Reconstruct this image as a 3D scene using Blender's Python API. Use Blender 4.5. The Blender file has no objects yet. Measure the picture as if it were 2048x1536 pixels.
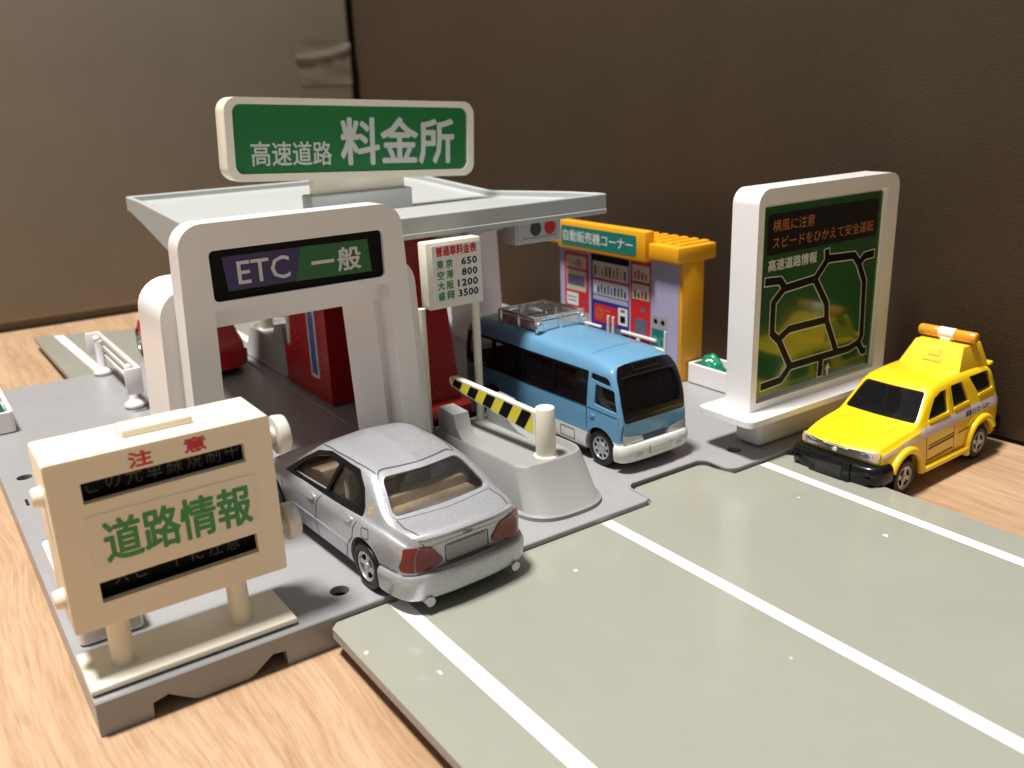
import bpy, bmesh, math, random
from math import sin, cos, pi, radians, sqrt
from mathutils import Vector, Matrix, noise
from mathutils.bvhtree import BVHTree
from mathutils.geometry import delaunay_2d_cdt, intersect_point_line

random.seed(7)
SC = bpy.context.scene
COL = SC.collection

# ------------------------------------------------------------------ camera (1 unit = 1 cm)
cam_d = bpy.data.cameras.new('camera')
cam = bpy.data.objects.new('camera', cam_d)
COL.objects.link(cam)
SC.camera = cam
yaw, pit, rol = .598296, -.313069, -.037306
f = Vector((sin(yaw)*cos(pit), cos(yaw)*cos(pit), sin(pit)))
r0 = f.cross(Vector((0, 0, 1))).normalized()
u0 = r0.cross(f)
rt = r0*cos(rol) + u0*sin(rol)
up = -r0*sin(rol) + u0*cos(rol)
mw = Matrix.Identity(4)
for i in range(3):
    mw[i][0], mw[i][1], mw[i][2] = rt[i], up[i], -f[i]
mw[2][3] = 10.0
cam.matrix_world = mw
cam_d.sensor_width = 36.0
cam_d.lens = 36.0*1819.28/2048.0
cam_d.clip_start = .1
cam_d.clip_end = 2000
cam_d.dof.use_dof = True
cam_d.dof.focus_distance = 21.8
cam_d.dof.aperture_fstop = .25

# ------------------------------------------------------------------ light: one ceiling lamp of the room, dim room around
SC.view_settings.view_transform = 'Standard'
SC.view_settings.look = 'None'
SC.view_settings.exposure = 0.0
SC.view_settings.gamma = 1.0
wd = bpy.data.worlds.new('World')
SC.world = wd
wd.use_nodes = True
bg = wd.node_tree.nodes['Background']
bg.inputs[0].default_value = (1.0, .95, .89, 1)
bg.inputs[1].default_value = .23
ld = bpy.data.lights.new('ceiling_lamp', 'AREA')
ld.shape = 'DISK'
ld.size = 26.0
ld.energy = 470000.0
ld.color = (1.0, .965, .92)
lamp = bpy.data.objects.new('ceiling_lamp', ld)
COL.objects.link(lamp)
lamp.location = (-24, 26, 150)
lamp.rotation_euler = (Vector((13, 24, 0)) - Vector(lamp.location)).to_track_quat('-Z', 'Y').to_euler()

# ------------------------------------------------------------------ materials
MATS = {}
def lin(c):
    return tuple(((v/255.0)/12.92 if v/255.0 <= .04045 else ((v/255.0+.055)/1.055)**2.4) for v in c)

def M(name, col, rough=.4, metal=0.0, coat=0.0, var=.05, bump=.02, scale=1.2, rvar=.025, spec=.5, fine=0.0, sss=0.0):
    if name in MATS: return MATS[name]
    m = bpy.data.materials.new(name); m.use_nodes = True
    nt = m.node_tree; b = nt.nodes['Principled BSDF']; L = nt.links.new
    tc = nt.nodes.new('ShaderNodeTexCoord')
    n1 = nt.nodes.new('ShaderNodeTexNoise'); n1.inputs['Scale'].default_value = scale; n1.inputs['Detail'].default_value = 6
    n1.inputs['Roughness'].default_value = .65
    L(tc.outputs['Object'], n1.inputs['Vector'])
    mr = nt.nodes.new('ShaderNodeMapRange'); mr.inputs[1].default_value = .3; mr.inputs[2].default_value = .7
    mr.inputs[3].default_value = 1-var; mr.inputs[4].default_value = 1+var
    L(n1.outputs['Fac'], mr.inputs[0])
    mx = nt.nodes.new('ShaderNodeVectorMath'); mx.operation = 'SCALE'
    mx.inputs[0].default_value = col; L(mr.outputs[0], mx.inputs['Scale'])
    L(mx.outputs[0], b.inputs['Base Color'])
    n2 = nt.nodes.new('ShaderNodeTexNoise'); n2.inputs['Scale'].default_value = scale*6; n2.inputs['Detail'].default_value = 5
    L(tc.outputs['Object'], n2.inputs['Vector'])
    m2 = nt.nodes.new('ShaderNodeMapRange'); m2.inputs[1].default_value = .3; m2.inputs[2].default_value = .7
    m2.inputs[3].default_value = max(.02, rough-rvar); m2.inputs[4].default_value = min(1, rough+rvar)
    L(n2.outputs['Fac'], m2.inputs[0]); L(m2.outputs[0], b.inputs['Roughness'])
    b.inputs['Metallic'].default_value = metal
    b.inputs['Specular IOR Level'].default_value = spec
    b.inputs['Coat Weight'].default_value = coat
    b.inputs['Coat Roughness'].default_value = .06
    if sss:
        b.inputs['Subsurface Weight'].default_value = sss
        b.inputs['Subsurface Radius'].default_value = (.25, .2, .12)
        b.inputs['Subsurface Scale'].default_value = .5
    if bump:
        bp = nt.nodes.new('ShaderNodeBump'); bp.inputs['Strength'].default_value = bump; bp.inputs['Distance'].default_value = .1
        if fine:
            n3 = nt.nodes.new('ShaderNodeTexNoise'); n3.inputs['Scale'].default_value = fine; n3.inputs['Detail'].default_value = 3
            L(tc.outputs['Object'], n3.inputs['Vector']); L(n3.outputs['Fac'], bp.inputs['Height'])
        else:
            L(n2.outputs['Fac'], bp.inputs['Height'])
        L(bp.outputs[0], b.inputs['Normal'])
    MATS[name] = m
    return m

def glass(name, tint, dens, rough=.03):
    if name in MATS: return MATS[name]
    m = bpy.data.materials.new(name); m.use_nodes = True
    nt = m.node_tree; nt.nodes.clear(); L = nt.links.new
    out = nt.nodes.new('ShaderNodeOutputMaterial')
    tr = nt.nodes.new('ShaderNodeBsdfTransparent'); tr.inputs[0].default_value = (*tint, 1)
    gl = nt.nodes.new('ShaderNodeBsdfGlossy'); gl.inputs['Roughness'].default_value = rough
    gl.inputs['Color'].default_value = (1, 1, 1, 1)
    df = nt.nodes.new('ShaderNodeBsdfDiffuse'); df.inputs[0].default_value = (.03, .03, .034, 1)
    tc = nt.nodes.new('ShaderNodeTexCoord')
    n = nt.nodes.new('ShaderNodeTexNoise'); n.inputs['Scale'].default_value = 9; n.inputs['Detail'].default_value = 8
    L(tc.outputs['Object'], n.inputs['Vector'])
    mr = nt.nodes.new('ShaderNodeMapRange'); mr.inputs[1].default_value = .45; mr.inputs[2].default_value = .75
    mr.inputs[3].default_value = dens; mr.inputs[4].default_value = min(1, dens+.14)
    L(n.outputs['Fac'], mr.inputs[0])
    m1 = nt.nodes.new('ShaderNodeMixShader'); L(mr.outputs[0], m1.inputs[0]); L(tr.outputs[0], m1.inputs[1]); L(df.outputs[0], m1.inputs[2])
    fr = nt.nodes.new('ShaderNodeFresnel'); fr.inputs[0].default_value = 1.5
    m2 = nt.nodes.new('ShaderNodeMixShader'); L(fr.outputs[0], m2.inputs[0]); L(m1.outputs[0], m2.inputs[1]); L(gl.outputs[0], m2.inputs[2])
    L(m2.outputs[0], out.inputs[0])
    MATS[name] = m
    return m

WHITE   = M('white_plastic', (.81, .795, .795), .22, var=.008, bump=.0, rvar=.03)
CREAM   = M('cream_plastic', (.80, .73, .58), .34, var=.01, bump=.0, sss=.12)
CREAMP  = M('cream_pale_plastic', (.80, .76, .64), .32, var=.01, bump=.0)
GREY    = M('grey_plastic', (.30, .298, .305), .32, var=.025, bump=.0, rvar=.06, scale=.6)
GREYC   = M('canopy_grey_plastic', (.43, .45, .445), .36, var=.012, bump=.0)
GREYI   = M('island_grey_plastic', (.285, .285, .278), .5, var=.012, bump=.0, spec=.3)
RED     = M('red_plastic', (.34, .010, .012), .28, var=.015, bump=0)
YELP    = M('yellow_orange_plastic', (.80, .36, .01), .36, var=.01, bump=0, sss=.05)
KNOB    = M('knob_plastic', (.62, .61, .57), .35, var=.03)
HOLE    = M('dark_recess', (.03, .03, .032), .6)
PGREEN  = M('print_green', (.010, .165, .042), .36, var=.015, bump=0, rvar=.04)
PGREEN2 = M('print_lane_green', (.014, .115, .032), .36, bump=0)
PDGREEN = M('print_dark_green', (.012, .075, .02), .16, var=.05, bump=0, coat=.6)
PPURP   = M('print_purple', (.038, .022, .105), .4, bump=0)
PBLACK  = M('print_black', (.006, .005, .005), .5, bump=0, spec=.1)
PWHITE  = M('print_white', (.76, .76, .74), .4, bump=0)
PGREY   = M('print_pale_grey', (.60, .62, .60), .4, bump=0)
PRED    = M('print_red', (.58, .02, .025), .4, bump=0)
PDGRN   = M('print_letter_green', (.03, .25, .07), .4, bump=0)
PTEAL   = M('print_teal', (.005, .17, .14), .4, bump=0)
PBLUE   = M('print_blue', (.025, .025, .24), .3, bump=0)
PORANGE = M('print_orange', (.45, .16, .05), .4, bump=0)
PYEL    = M('print_yellow', (.78, .66, .05), .38, bump=0)
PLAV    = M('print_lavender', (.40, .38, .56), .3, bump=0, var=.04)
PPINK   = M('print_pinkish', (.52, .36, .33), .35, bump=0)
PSLATE  = M('print_slate', (.12, .13, .21), .35, bump=0, var=.25, scale=5)
LEAF    = M('leaf_plastic', (.006, .19, .105), .2, var=.06, bump=.02, coat=.3)
RUBBER  = M('black_rubber', (.007, .007, .0075), .42, var=.05, bump=0, spec=.35)
BLACKP  = M('black_plastic', (.005, .005, .0055), .2, var=.05, bump=0, spec=.4)
SILV    = M('rim_silver', (.52, .52, .53), .28, metal=.7)
CHROME  = M('chrome', (.86, .86, .85), .2, metal=.82, bump=.03, scale=2)
CHROMEL = M('bright_chrome', (.62, .62, .61), .25, metal=.35, bump=0)
LAMPC   = M('clear_lamp', (.5, .5, .52), .15, metal=.4, coat=.6)
TAIL    = M('tail_lamp_red', (.16, .002, .005), .14, coat=.4, var=.2, scale=5, bump=0)
BEIGE   = M('beige_interior', (.62, .49, .34), .6, bump=0)
AMBER   = M('amber_lens', (.72, .33, .03), .15, coat=.6, sss=.3)
BUSW    = M('bus_white_paint', (.70, .70, .66), .3, coat=.3)
REDCAR  = M('red_car_paint', (.45, .012, .012), .25, coat=.7)
GOLD    = M('gold_mark', (.8, .5, .08), .35)
SHEETE  = M('board_edge', (.36, .31, .29), .7, var=.15, scale=8)

def silver_paint():
    m = bpy.data.materials.new('silver_paint'); m.use_nodes = True; nt = m.node_tree; L = nt.links.new
    b = nt.nodes['Principled BSDF']
    tc = nt.nodes.new('ShaderNodeTexCoord')
    n = nt.nodes.new('ShaderNodeTexVoronoi'); n.inputs['Scale'].default_value = 26
    L(tc.outputs['Object'], n.inputs['Vector'])
    cr = nt.nodes.new('ShaderNodeMapRange'); cr.inputs[1].default_value = 0; cr.inputs[2].default_value = 1
    cr.inputs[3].default_value = .93; cr.inputs[4].default_value = 1.08
    sp = nt.nodes.new('ShaderNodeSeparateColor'); L(n.outputs['Color'], sp.inputs[0]); L(sp.outputs[0], cr.inputs[0])
    mx = nt.nodes.new('ShaderNodeVectorMath'); mx.operation = 'SCALE'; mx.inputs[0].default_value = (.46, .47, .50)
    L(cr.outputs[0], mx.inputs['Scale']); L(mx.outputs[0], b.inputs['Base Color'])
    b.inputs['Metallic'].default_value = .5; b.inputs['Roughness'].default_value = .33
    b.inputs['Coat Weight'].default_value = .5; b.inputs['Coat Roughness'].default_value = .12
    bp = nt.nodes.new('ShaderNodeBump'); bp.inputs['Strength'].default_value = .035; bp.inputs['Distance'].default_value = .02
    L(sp.outputs[1], bp.inputs['Height']); L(bp.outputs[0], b.inputs['Normal'])
    return m
SILVER = silver_paint()

def two_tone(name, colA, colB, zsplit, rough=.28):
    """paint with a hard horizontal colour break (object Z)"""
    m = bpy.data.materials.new(name); m.use_nodes = True; nt = m.node_tree; L = nt.links.new
    b = nt.nodes['Principled BSDF']
    tc = nt.nodes.new('ShaderNodeTexCoord'); s = nt.nodes.new('ShaderNodeSeparateXYZ'); L(tc.outputs['Object'], s.inputs[0])
    nz = nt.nodes.new('ShaderNodeTexNoise'); nz.inputs['Scale'].default_value = 3; L(tc.outputs['Object'], nz.inputs['Vector'])
    ad = nt.nodes.new('ShaderNodeMath'); ad.operation = 'MULTIPLY_ADD'; ad.inputs[1].default_value = .03; L(nz.outputs['Fac'], ad.inputs[0]); L(s.outputs[2], ad.inputs[2])
    gt = nt.nodes.new('ShaderNodeMath'); gt.operation = 'GREATER_THAN'; gt.inputs[1].default_value = zsplit; L(ad.outputs[0], gt.inputs[0])
    mx = nt.nodes.new('ShaderNodeMix'); mx.data_type = 'RGBA'; L(gt.outputs[0], mx.inputs[0])
    mx.inputs[6].default_value = (*colA, 1); mx.inputs[7].default_value = (*colB, 1)
    L(mx.outputs[2], b.inputs['Base Color'])
    b.inputs['Roughness'].default_value = rough; b.inputs['Coat Weight'].default_value = .5; b.inputs['Coat Roughness'].default_value = .08
    n2 = nt.nodes.new('ShaderNodeTexNoise'); n2.inputs['Scale'].default_value = 7; L(tc.outputs['Object'], n2.inputs['Vector'])
    bp = nt.nodes.new('ShaderNodeBump'); bp.inputs['Strength'].default_value = .04; bp.inputs['Distance'].default_value = .05
    L(n2.outputs['Fac'], bp.inputs['Height']); L(bp.outputs[0], b.inputs['Normal'])
    return m
BUSPAINT = two_tone('bus_blue_paint', (.66, .66, .62), (.125, .30, .475), .87)
YELPAINT = M('yellow_car_paint', (.90, .60, .012), .3, coat=.5, var=.03, bump=.03)

def wood():
    m = bpy.data.materials.new('table_wood'); m.use_nodes = True; nt = m.node_tree; L = nt.links.new
    b = nt.nodes['Principled BSDF']
    tc = nt.nodes.new('ShaderNodeTexCoord')
    # slight wander of the grain
    wn = nt.nodes.new('ShaderNodeTexNoise'); wn.inputs['Scale'].default_value = .09; wn.inputs['Detail'].default_value = 2
    L(tc.outputs['Object'], wn.inputs['Vector'])
    ws = nt.nodes.new('ShaderNodeVectorMath'); ws.operation = 'SCALE'; ws.inputs['Scale'].default_value = 2.2; L(wn.outputs['Color'], ws.inputs[0])
    wa = nt.nodes.new('ShaderNodeVectorMath'); wa.operation = 'ADD'; L(tc.outputs['Object'], wa.inputs[0]); L(ws.outputs[0], wa.inputs[1])
    def grain(sx, sy, sc, det, rough, lo, hi, c0, c1):
        mp = nt.nodes.new('ShaderNodeMapping'); mp.inputs['Scale'].default_value = (sx, sy, 1); mp.inputs['Rotation'].default_value = (0, 0, radians(5))
        L(wa.outputs[0], mp.inputs[0])
        n = nt.nodes.new('ShaderNodeTexNoise'); n.inputs['Scale'].default_value = sc; n.inputs['Detail'].default_value = det; n.inputs['Roughness'].default_value = rough
        L(mp.outputs[0], n.inputs['Vector'])
        r = nt.nodes.new('ShaderNodeValToRGB'); e = r.color_ramp.elements
        e[0].position = lo; e[0].color = (*c0, 1); e[1].position = hi; e[1].color = (*c1, 1)
        L(n.outputs['Fac'], r.inputs[0]); return r.outputs[0], n.outputs['Fac']
    base, _ = grain(.55, .05, 1, 4, .55, .3, .7, (.445, .295, .178), (.555, .385, .25))
    band, _ = grain(2.4, .10, 1, 6, .7, .36, .56, (.84, .79, .74), (1, 1, 1))
    pore, ph = grain(13, .55, 1, 4, .6, .38, .54, (.87, .83, .79), (1, 1, 1))
    fine, fh = grain(34, 1.6, 1, 2, .5, .34, .5, (.88, .85, .82), (1, 1, 1))
    out = base
    for c in (band, pore, fine):
        x = nt.nodes.new('ShaderNodeMix'); x.data_type = 'RGBA'; x.blend_type = 'MULTIPLY'; x.inputs[0].default_value = 1
        L(out, x.inputs[6]); L(c, x.inputs[7]); out = x.outputs[2]
    L(out, b.inputs['Base Color'])
    b.inputs['Roughness'].default_value = .42
    bp = nt.nodes.new('ShaderNodeBump'); bp.inputs['Strength'].default_value = .12; bp.inputs['Distance'].default_value = .03
    L(ph, bp.inputs['Height']); L(bp.outputs[0], b.inputs['Normal'])
    return m
WOOD = wood()
CARD = M('cardboard_grey', (.245, .215, .168), .75, var=.05, bump=.03, scale=.35)
TAPE = M('brown_tape', (.165, .145, .11), .4, var=.05, bump=.02, scale=.9)
def leatherette():
    m = M('brown_leatherette', (.062, .042, .027), .6, var=.08, spec=.3, bump=.16, scale=.2, fine=16.0)
    return m
BROWN = leatherette()
BROWNE = M('brown_board_edge', (.02, .014, .01), .6)
def road_mat():
    m = M('road_board_print', (.295, .30, .252), .19, var=.035, bump=.012, scale=.28, rvar=.07, coat=.15)
    return m
ROAD = road_mat()
GL_SED = glass('sedan_window_tint', (.72, .71, .70), .10)
GL_BUS = glass('bus_window_tint', (.45, .44, .43), .12)
GL_YEL = glass('patrol_window_tint', (.22, .21, .22), .2)

# ------------------------------------------------------------------ object helpers
def kids_inv(o): pass
def thing(name, label, cat, loc=(0, 0, 0), rotz=0.0, group=None):
    o = bpy.data.objects.new(name, None); COL.objects.link(o)
    o.empty_display_size = .3
    o.location = loc; o.rotation_euler = (0, 0, rotz)
    o['label'] = label; o['category'] = cat
    if group: o['group'] = group
    return o
def tag(o, label, cat, group=None):
    o['label'] = label; o['category'] = cat
    if group: o['group'] = group
    return o
def root_of(o):
    while o.parent: o = o.parent
    return o
def obj(name, bm, mat, parent=None, smooth=35, world=False, label=None, recalc=True):
    me = bpy.data.meshes.new(name)
    if recalc: bmesh.ops.recalc_face_normals(bm, faces=bm.faces[:])
    if world and parent is not None:
        off = root_of(parent).location
        bmesh.ops.translate(bm, verts=bm.verts[:], vec=-Vector(off))
    if smooth:
        for fc in bm.faces: fc.smooth = True
    bm.to_mesh(me); bm.free()
    for m in (mat if isinstance(mat, (list, tuple)) else [mat]): me.materials.append(m)
    if smooth: me.set_sharp_from_angle(angle=radians(smooth))
    o = bpy.data.objects.new(name, me); COL.objects.link(o)
    if parent is not None: o.parent = parent
    if label: o['label'] = label
    return o
def dup_tree(o, parent=None):
    c = o.copy(); COL.objects.link(c)
    if parent is not None: c.parent = parent
    for ch in list(o.children): dup_tree(ch, c)
    return c
def nb(): return bmesh.new()

def add_box(bm, x0, x1, y0, y1, z0, z1, bev=0.0, seg=2, taper=None, edges=None):
    vs = [bm.verts.new((x, y, z)) for z in (z0, z1) for y in (y0, y1) for x in (x0, x1)]
    if taper:   # (dx, dy) shrink of the top face each side
        for v in vs[4:]:
            v.co.x += taper[0] if v.co.x == x0 else -taper[0]
            v.co.y += taper[1] if v.co.y == y0 else -taper[1]
    fs = [bm.faces.new([vs[i] for i in q]) for q in ((0, 2, 3, 1), (4, 5, 7, 6), (0, 1, 5, 4), (2, 6, 7, 3), (0, 4, 6, 2), (1, 3, 7, 5))]
    if bev:
        es = list({e for fc in fs for e in fc.edges})
        bmesh.ops.bevel(bm, geom=es, offset=bev, segments=seg, profile=.5, affect='EDGES', clamp_overlap=True)
def add_cyl(bm, p0, p1, r0, r1=None, seg=24, cap=True, bev=0.0):
    p0, p1 = Vector(p0), Vector(p1); r1 = r0 if r1 is None else r1
    d = (p1-p0).normalized(); a = d.orthogonal().normalized(); b = d.cross(a)
    prof = [(r0, p0), (r1, p1)]
    if bev:
        prof = [(r0-bev, p0), (r0-bev*.3, p0+d*bev*.3), (r0, p0+d*bev), (r1, p1-d*bev), (r1-bev*.3, p1-d*bev*.3), (r1-bev, p1)]
    rings = []
    for rr, p in prof:
        rings.append([bm.verts.new(p+(a*cos(2*pi*k/seg)+b*sin(2*pi*k/seg))*rr) for k in range(seg)])
    for A, B in zip(rings, rings[1:]):
        for k in range(seg): bm.faces.new((A[k], A[(k+1) % seg], B[(k+1) % seg], B[k]))
    if cap:
        bm.faces.new(rings[0][::-1]); bm.faces.new(rings[-1])
def add_lathe(bm, prof, org, axis, seg=32, closed=False):
    """prof: list of (radius, distance along axis)"""
    org = Vector(org); d = Vector(axis).normalized(); a = d.orthogonal().normalized(); b = d.cross(a)
    rings = []
    for rr, t in prof:
        if rr < 1e-5: rings.append([bm.verts.new(org+d*t)])
        else: rings.append([bm.verts.new(org+d*t+(a*cos(2*pi*k/seg)+b*sin(2*pi*k/seg))*rr) for k in range(seg)])
    pairs = list(zip(rings, rings[1:]))
    if closed: pairs.append((rings[-1], rings[0]))
    for A, B in pairs:
        for k in range(seg):
            k2 = (k+1) % seg
            if len(A) == 1 and len(B) == 1: continue
            if len(A) == 1: bm.faces.new((A[0], B[k2], B[k]))
            elif len(B) == 1: bm.faces.new((A[k], A[k2], B[0]))
            else: bm.faces.new((A[k], A[k2], B[k2], B[k]))
def add_tube(bm, pts, r, seg=8, cap=True, squash=None):
    pts = [Vector(p) for p in pts]; rings = []; prev = None
    for i, p in enumerate(pts):
        d = (pts[min(i+1, len(pts)-1)]-pts[max(i-1, 0)]).normalized()
        a = d.orthogonal().normalized() if prev is None else (prev-d*prev.dot(d)).normalized()
        prev = a; b = d.cross(a)
        rings.append([bm.verts.new(p+(a*cos(2*pi*k/seg)+b*sin(2*pi*k/seg))*r) for k in range(seg)])
    for A, B in zip(rings, rings[1:]):
        for k in range(seg): bm.faces.new((A[k], A[(k+1) % seg], B[(k+1) % seg], B[k]))
    if cap: bm.faces.new(rings[0][::-1]); bm.faces.new(rings[-1])
def add_ball(bm, c, r, sx=1, sy=1, sz=1, u=16, v=10):
    m = Matrix.Translation(c) @ Matrix.Diagonal((r*sx, r*sy, r*sz, 1))
    bmesh.ops.create_uvsphere(bm, u_segments=u, v_segments=v, radius=1, matrix=m)

def plan_sweep(bm, path, prof):
    """sweep a vertical profile [(out, z)] along a plan path [(x, y)]; 'out' grows to the right of travel"""
    P = [Vector(p) for p in path]; loops = []
    for i, p in enumerate(P):
        d = (P[min(i+1, len(P)-1)]-P[max(i-1, 0)]).normalized(); n = Vector((d.y, -d.x))
        loops.append([(p.x+n.x*o, p.y+n.y*o, z) for o, z in prof])
    loft(bm, loops)
# 2-D shapes
def rrect(u0, u1, v0, v1, r=.1, seg=5):
    if isinstance(r, (int, float)): r = (r,)*4       # bl, br, tr, tl
    out = []
    for (cx, cy, rr, a0) in ((u0+r[0], v0+r[0], r[0], 180), (u1-r[1], v0+r[1], r[1], 270), (u1-r[2], v1-r[2], r[2], 0), (u0+r[3], v1-r[3], r[3], 90)):
        if rr < 1e-6: out.append((cx, cy)); continue
        for k in range(seg+1):
            a = radians(a0+90*k/seg); out.append((cx+rr*cos(a), cy+rr*sin(a)))
    return out
def ellipse(cu, cv, ru, rv, n=24): return [(cu+ru*cos(2*pi*k/n), cv+rv*sin(2*pi*k/n)) for k in range(n)]
def strip(pts, w):
    out = []
    for (a, b) in zip(pts, pts[1:]):
        a, b = Vector(a), Vector(b); d = (b-a).normalized(); n = Vector((-d.y, d.x))*w/2
        out.append([tuple(a+n), tuple(a-n), tuple(b-n), tuple(b+n)])
    for p in pts[1:-1]: out.append(ellipse(p[0], p[1], w/2, w/2, 10))
    return out
def inside(p, poly):
    x, y = p; c = False; j = len(poly)-1
    for i in range(len(poly)):
        xi, yi = poly[i]; xj, yj = poly[j]
        if (yi > y) != (yj > y) and x < (xj-xi)*(y-yi)/(yj-yi)+xi: c = not c
        j = i
    return c
def resample(poly, res, closed=True):
    out = []
    n = len(poly)
    for i in range(n if closed else n-1):
        a = Vector(poly[i]); b = Vector(poly[(i+1) % n]); L = (b-a).length
        k = max(1, int(math.ceil(L/res)))
        for t in range(k): out.append(tuple(a+(b-a)*t/k))
    if not closed: out.append(tuple(poly[-1]))
    return out
def tri2d(outers, holes=(), res=None, union=False):
    vs, es = [], []
    def addp(P):
        o = len(vs); n = len(P)
        vs.extend(Vector(p[:2]) for p in P); es.extend((o+i, o+(i+1) % n) for i in range(n))
    O = [resample(p, res) if res else list(p) for p in outers]
    H = [resample(p, res) if res else list(p) for p in holes]
    for p in O+H: addp(p)
    if res:
        xs = [p[0] for P in O for p in P]; ys = [p[1] for P in O for p in P]
        nx = int((max(xs)-min(xs))/res)+1; ny = int((max(ys)-min(ys))/res)+1
        B = [v.copy() for v in vs]
        for i in range(nx+1):
            for j in range(ny+1):
                p = (min(xs)+(i+.5*(j % 2))*res, min(ys)+j*res)
                if any(inside(p, q) for q in O) and not any(inside(p, q) for q in H):
                    if min((Vector(p)-b).length_squared for b in B) > (res*.45)**2: vs.append(Vector(p))
    r = delaunay_2d_cdt(vs, es, [], 0, 1e-5)
    V, F = r[0], r[2]
    keep = []
    for fc in F:
        c = sum((V[i] for i in fc), Vector((0, 0)))/len(fc)
        if any(inside(c, q) for q in O) and not any(inside(c, q) for q in H): keep.append(fc)
    return V, keep
def fill(bm, polys, place, d=0.0, holes=()):
    V, F = tri2d(polys, holes); used = {}
    for fc in F:
        q = []
        for i in fc:
            if i not in used: used[i] = bm.verts.new(place(V[i].x, V[i].y, d))
            q.append(used[i])
        bm.faces.new(q)
def slab(bm, outer, place, d0, d1, holes=()):
    """prism of a 2-D outline (with holes) between depths d0 and d1"""
    V, F = tri2d([outer], holes)
    A, B = {}, {}
    for D, dd in ((A, d0), (B, d1)):
        for fc in F:
            for i in fc:
                if i not in D: D[i] = bm.verts.new(place(V[i].x, V[i].y, dd))
    cnt = {}
    for fc in F:
        bm.faces.new([A[i] for i in fc]); bm.faces.new([B[i] for i in reversed(fc)])
        for i in range(len(fc)):
            e = (fc[i], fc[(i+1) % len(fc)]); k = tuple(sorted(e)); cnt.setdefault(k, []).append(e)
    for k, l in cnt.items():
        if len(l) == 1:
            i, j = l[0]; bm.faces.new((A[j], A[i], B[i], B[j]))
def loft(bm, loops, cap=True):
    R = [[bm.verts.new(p) for p in lp] for lp in loops]; n = len(R[0])
    for A, B in zip(R, R[1:]):
        for k in range(n): bm.faces.new((A[k], A[(k+1) % n], B[(k+1) % n], B[k]))
    if cap: bm.faces.new(R[0][::-1]); bm.faces.new(R[-1])

def text2d(s, bold=0.0, spacing=1.0):
    c = bpy.data.curves.new('t', 'FONT'); c.body = s; c.size = 1; c.offset = bold; c.resolution_u = 2; c.space_character = spacing
    o = bpy.data.objects.new('t', c); COL.objects.link(o); bpy.context.view_layer.update()
    me = bpy.data.meshes.new_from_object(o.evaluated_get(bpy.context.evaluated_depsgraph_get()))
    V = [(v.co.x, v.co.y) for v in me.vertices]; F = [tuple(p.vertices) for p in me.polygons]
    bpy.data.objects.remove(o); bpy.data.curves.remove(c); bpy.data.meshes.remove(me)
    return V, F
def lettering(bm, s, place, box, d, bold=0.0, spacing=1.0, keepv=None, clip=None):
    """string fitted into box (u0,u1,v0,v1); bold thickens the strokes by layered shifted copies"""
    V, F = text2d(s, 0.0, spacing)
    xs = [p[0] for p in V]; ys = [p[1] for p in V]
    lo, hi = keepv if keepv else (min(ys), max(ys))
    u0, u1, v0, v1 = box
    em = (v1-v0)*bold
    u0 += em; u1 -= em; v0 += em; v1 -= em
    sh = [(0, 0)]
    if bold > 0: sh += [(em*cos(pi*k/4), em*sin(pi*k/4)) for k in range(8)]
    for q, (du, dv) in enumerate(sh):
        vs = []
        for (x, y) in V:
            tv = (y-lo)/(hi-lo) if hi > lo else .5
            vs.append(bm.verts.new(place(u0+(x-min(xs))/(max(xs)-min(xs))*(u1-u0)+du, v0+tv*(v1-v0)+dv, d-.0006*q)))
        for fc in F:
            try: bm.faces.new([vs[i] for i in fc])
            except ValueError: pass
def front_plane(y):      # faces -Y, u = x, v = z
    return lambda u, v, d: Vector((u, y-d, v))
def left_plane(x):       # faces -X, u = -y (so text runs the right way), v = z
    return lambda u, v, d: Vector((x-d, -u, v))
def top_plane(z):
    return lambda u, v, d: Vector((u, v, z+d))
# ================================================================== the setting
ZT = -.69
bm = nb(); add_box(bm, -60, 60, -30, 90, ZT-2, ZT)
o = obj('tabletop', bm, WOOD, smooth=0); o['kind'] = 'structure'

# pale cardboard box standing behind on the left
bx = thing('cardboard_box', 'large pale grey cardboard box standing behind the toll plaza on the left', 'box', (-8, 50.8, ZT))
bm = nb(); add_box(bm, -45, 24.4, 50.8, 66, ZT+.42, 44, bev=.35, seg=3); add_box(bm, -44.6, 24.0, 51.4, 65.6, ZT, ZT+.6)
obj('panel', bm, CARD, bx, world=True)
bm = nb()
nx, ny = 26, 12
ring = []
for j in range(ny+1):
    row = []
    for i in range(nx+1):
        s = i/nx; t = j/ny
        x = 20.75+.35*(1-t)+s*(3.72-.35*(1-t)); z = 10.62+t*2.3
        yy = 50.76-.02*sin(5*s+3*t)*sin(3*t*pi)-(.10*math.exp(-((t-.62-.28*s*s+.02)/.055)**2))
        if x > 24.2:
            k = min(1, (x-24.2)/.35); x = 24.2+.24*sin(k*pi/2); yy += .45*(1-cos(k*pi/2))
        row.append(bm.verts.new((x, yy, z)))
    ring.append(row)
for j in range(ny):
    for i in range(nx): bm.faces.new((ring[j][i], ring[j][i+1], ring[j+1][i+1], ring[j+1][i]))
obj('tape', bm, TAPE, bx, world=True, smooth=60, recalc=False)

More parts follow.
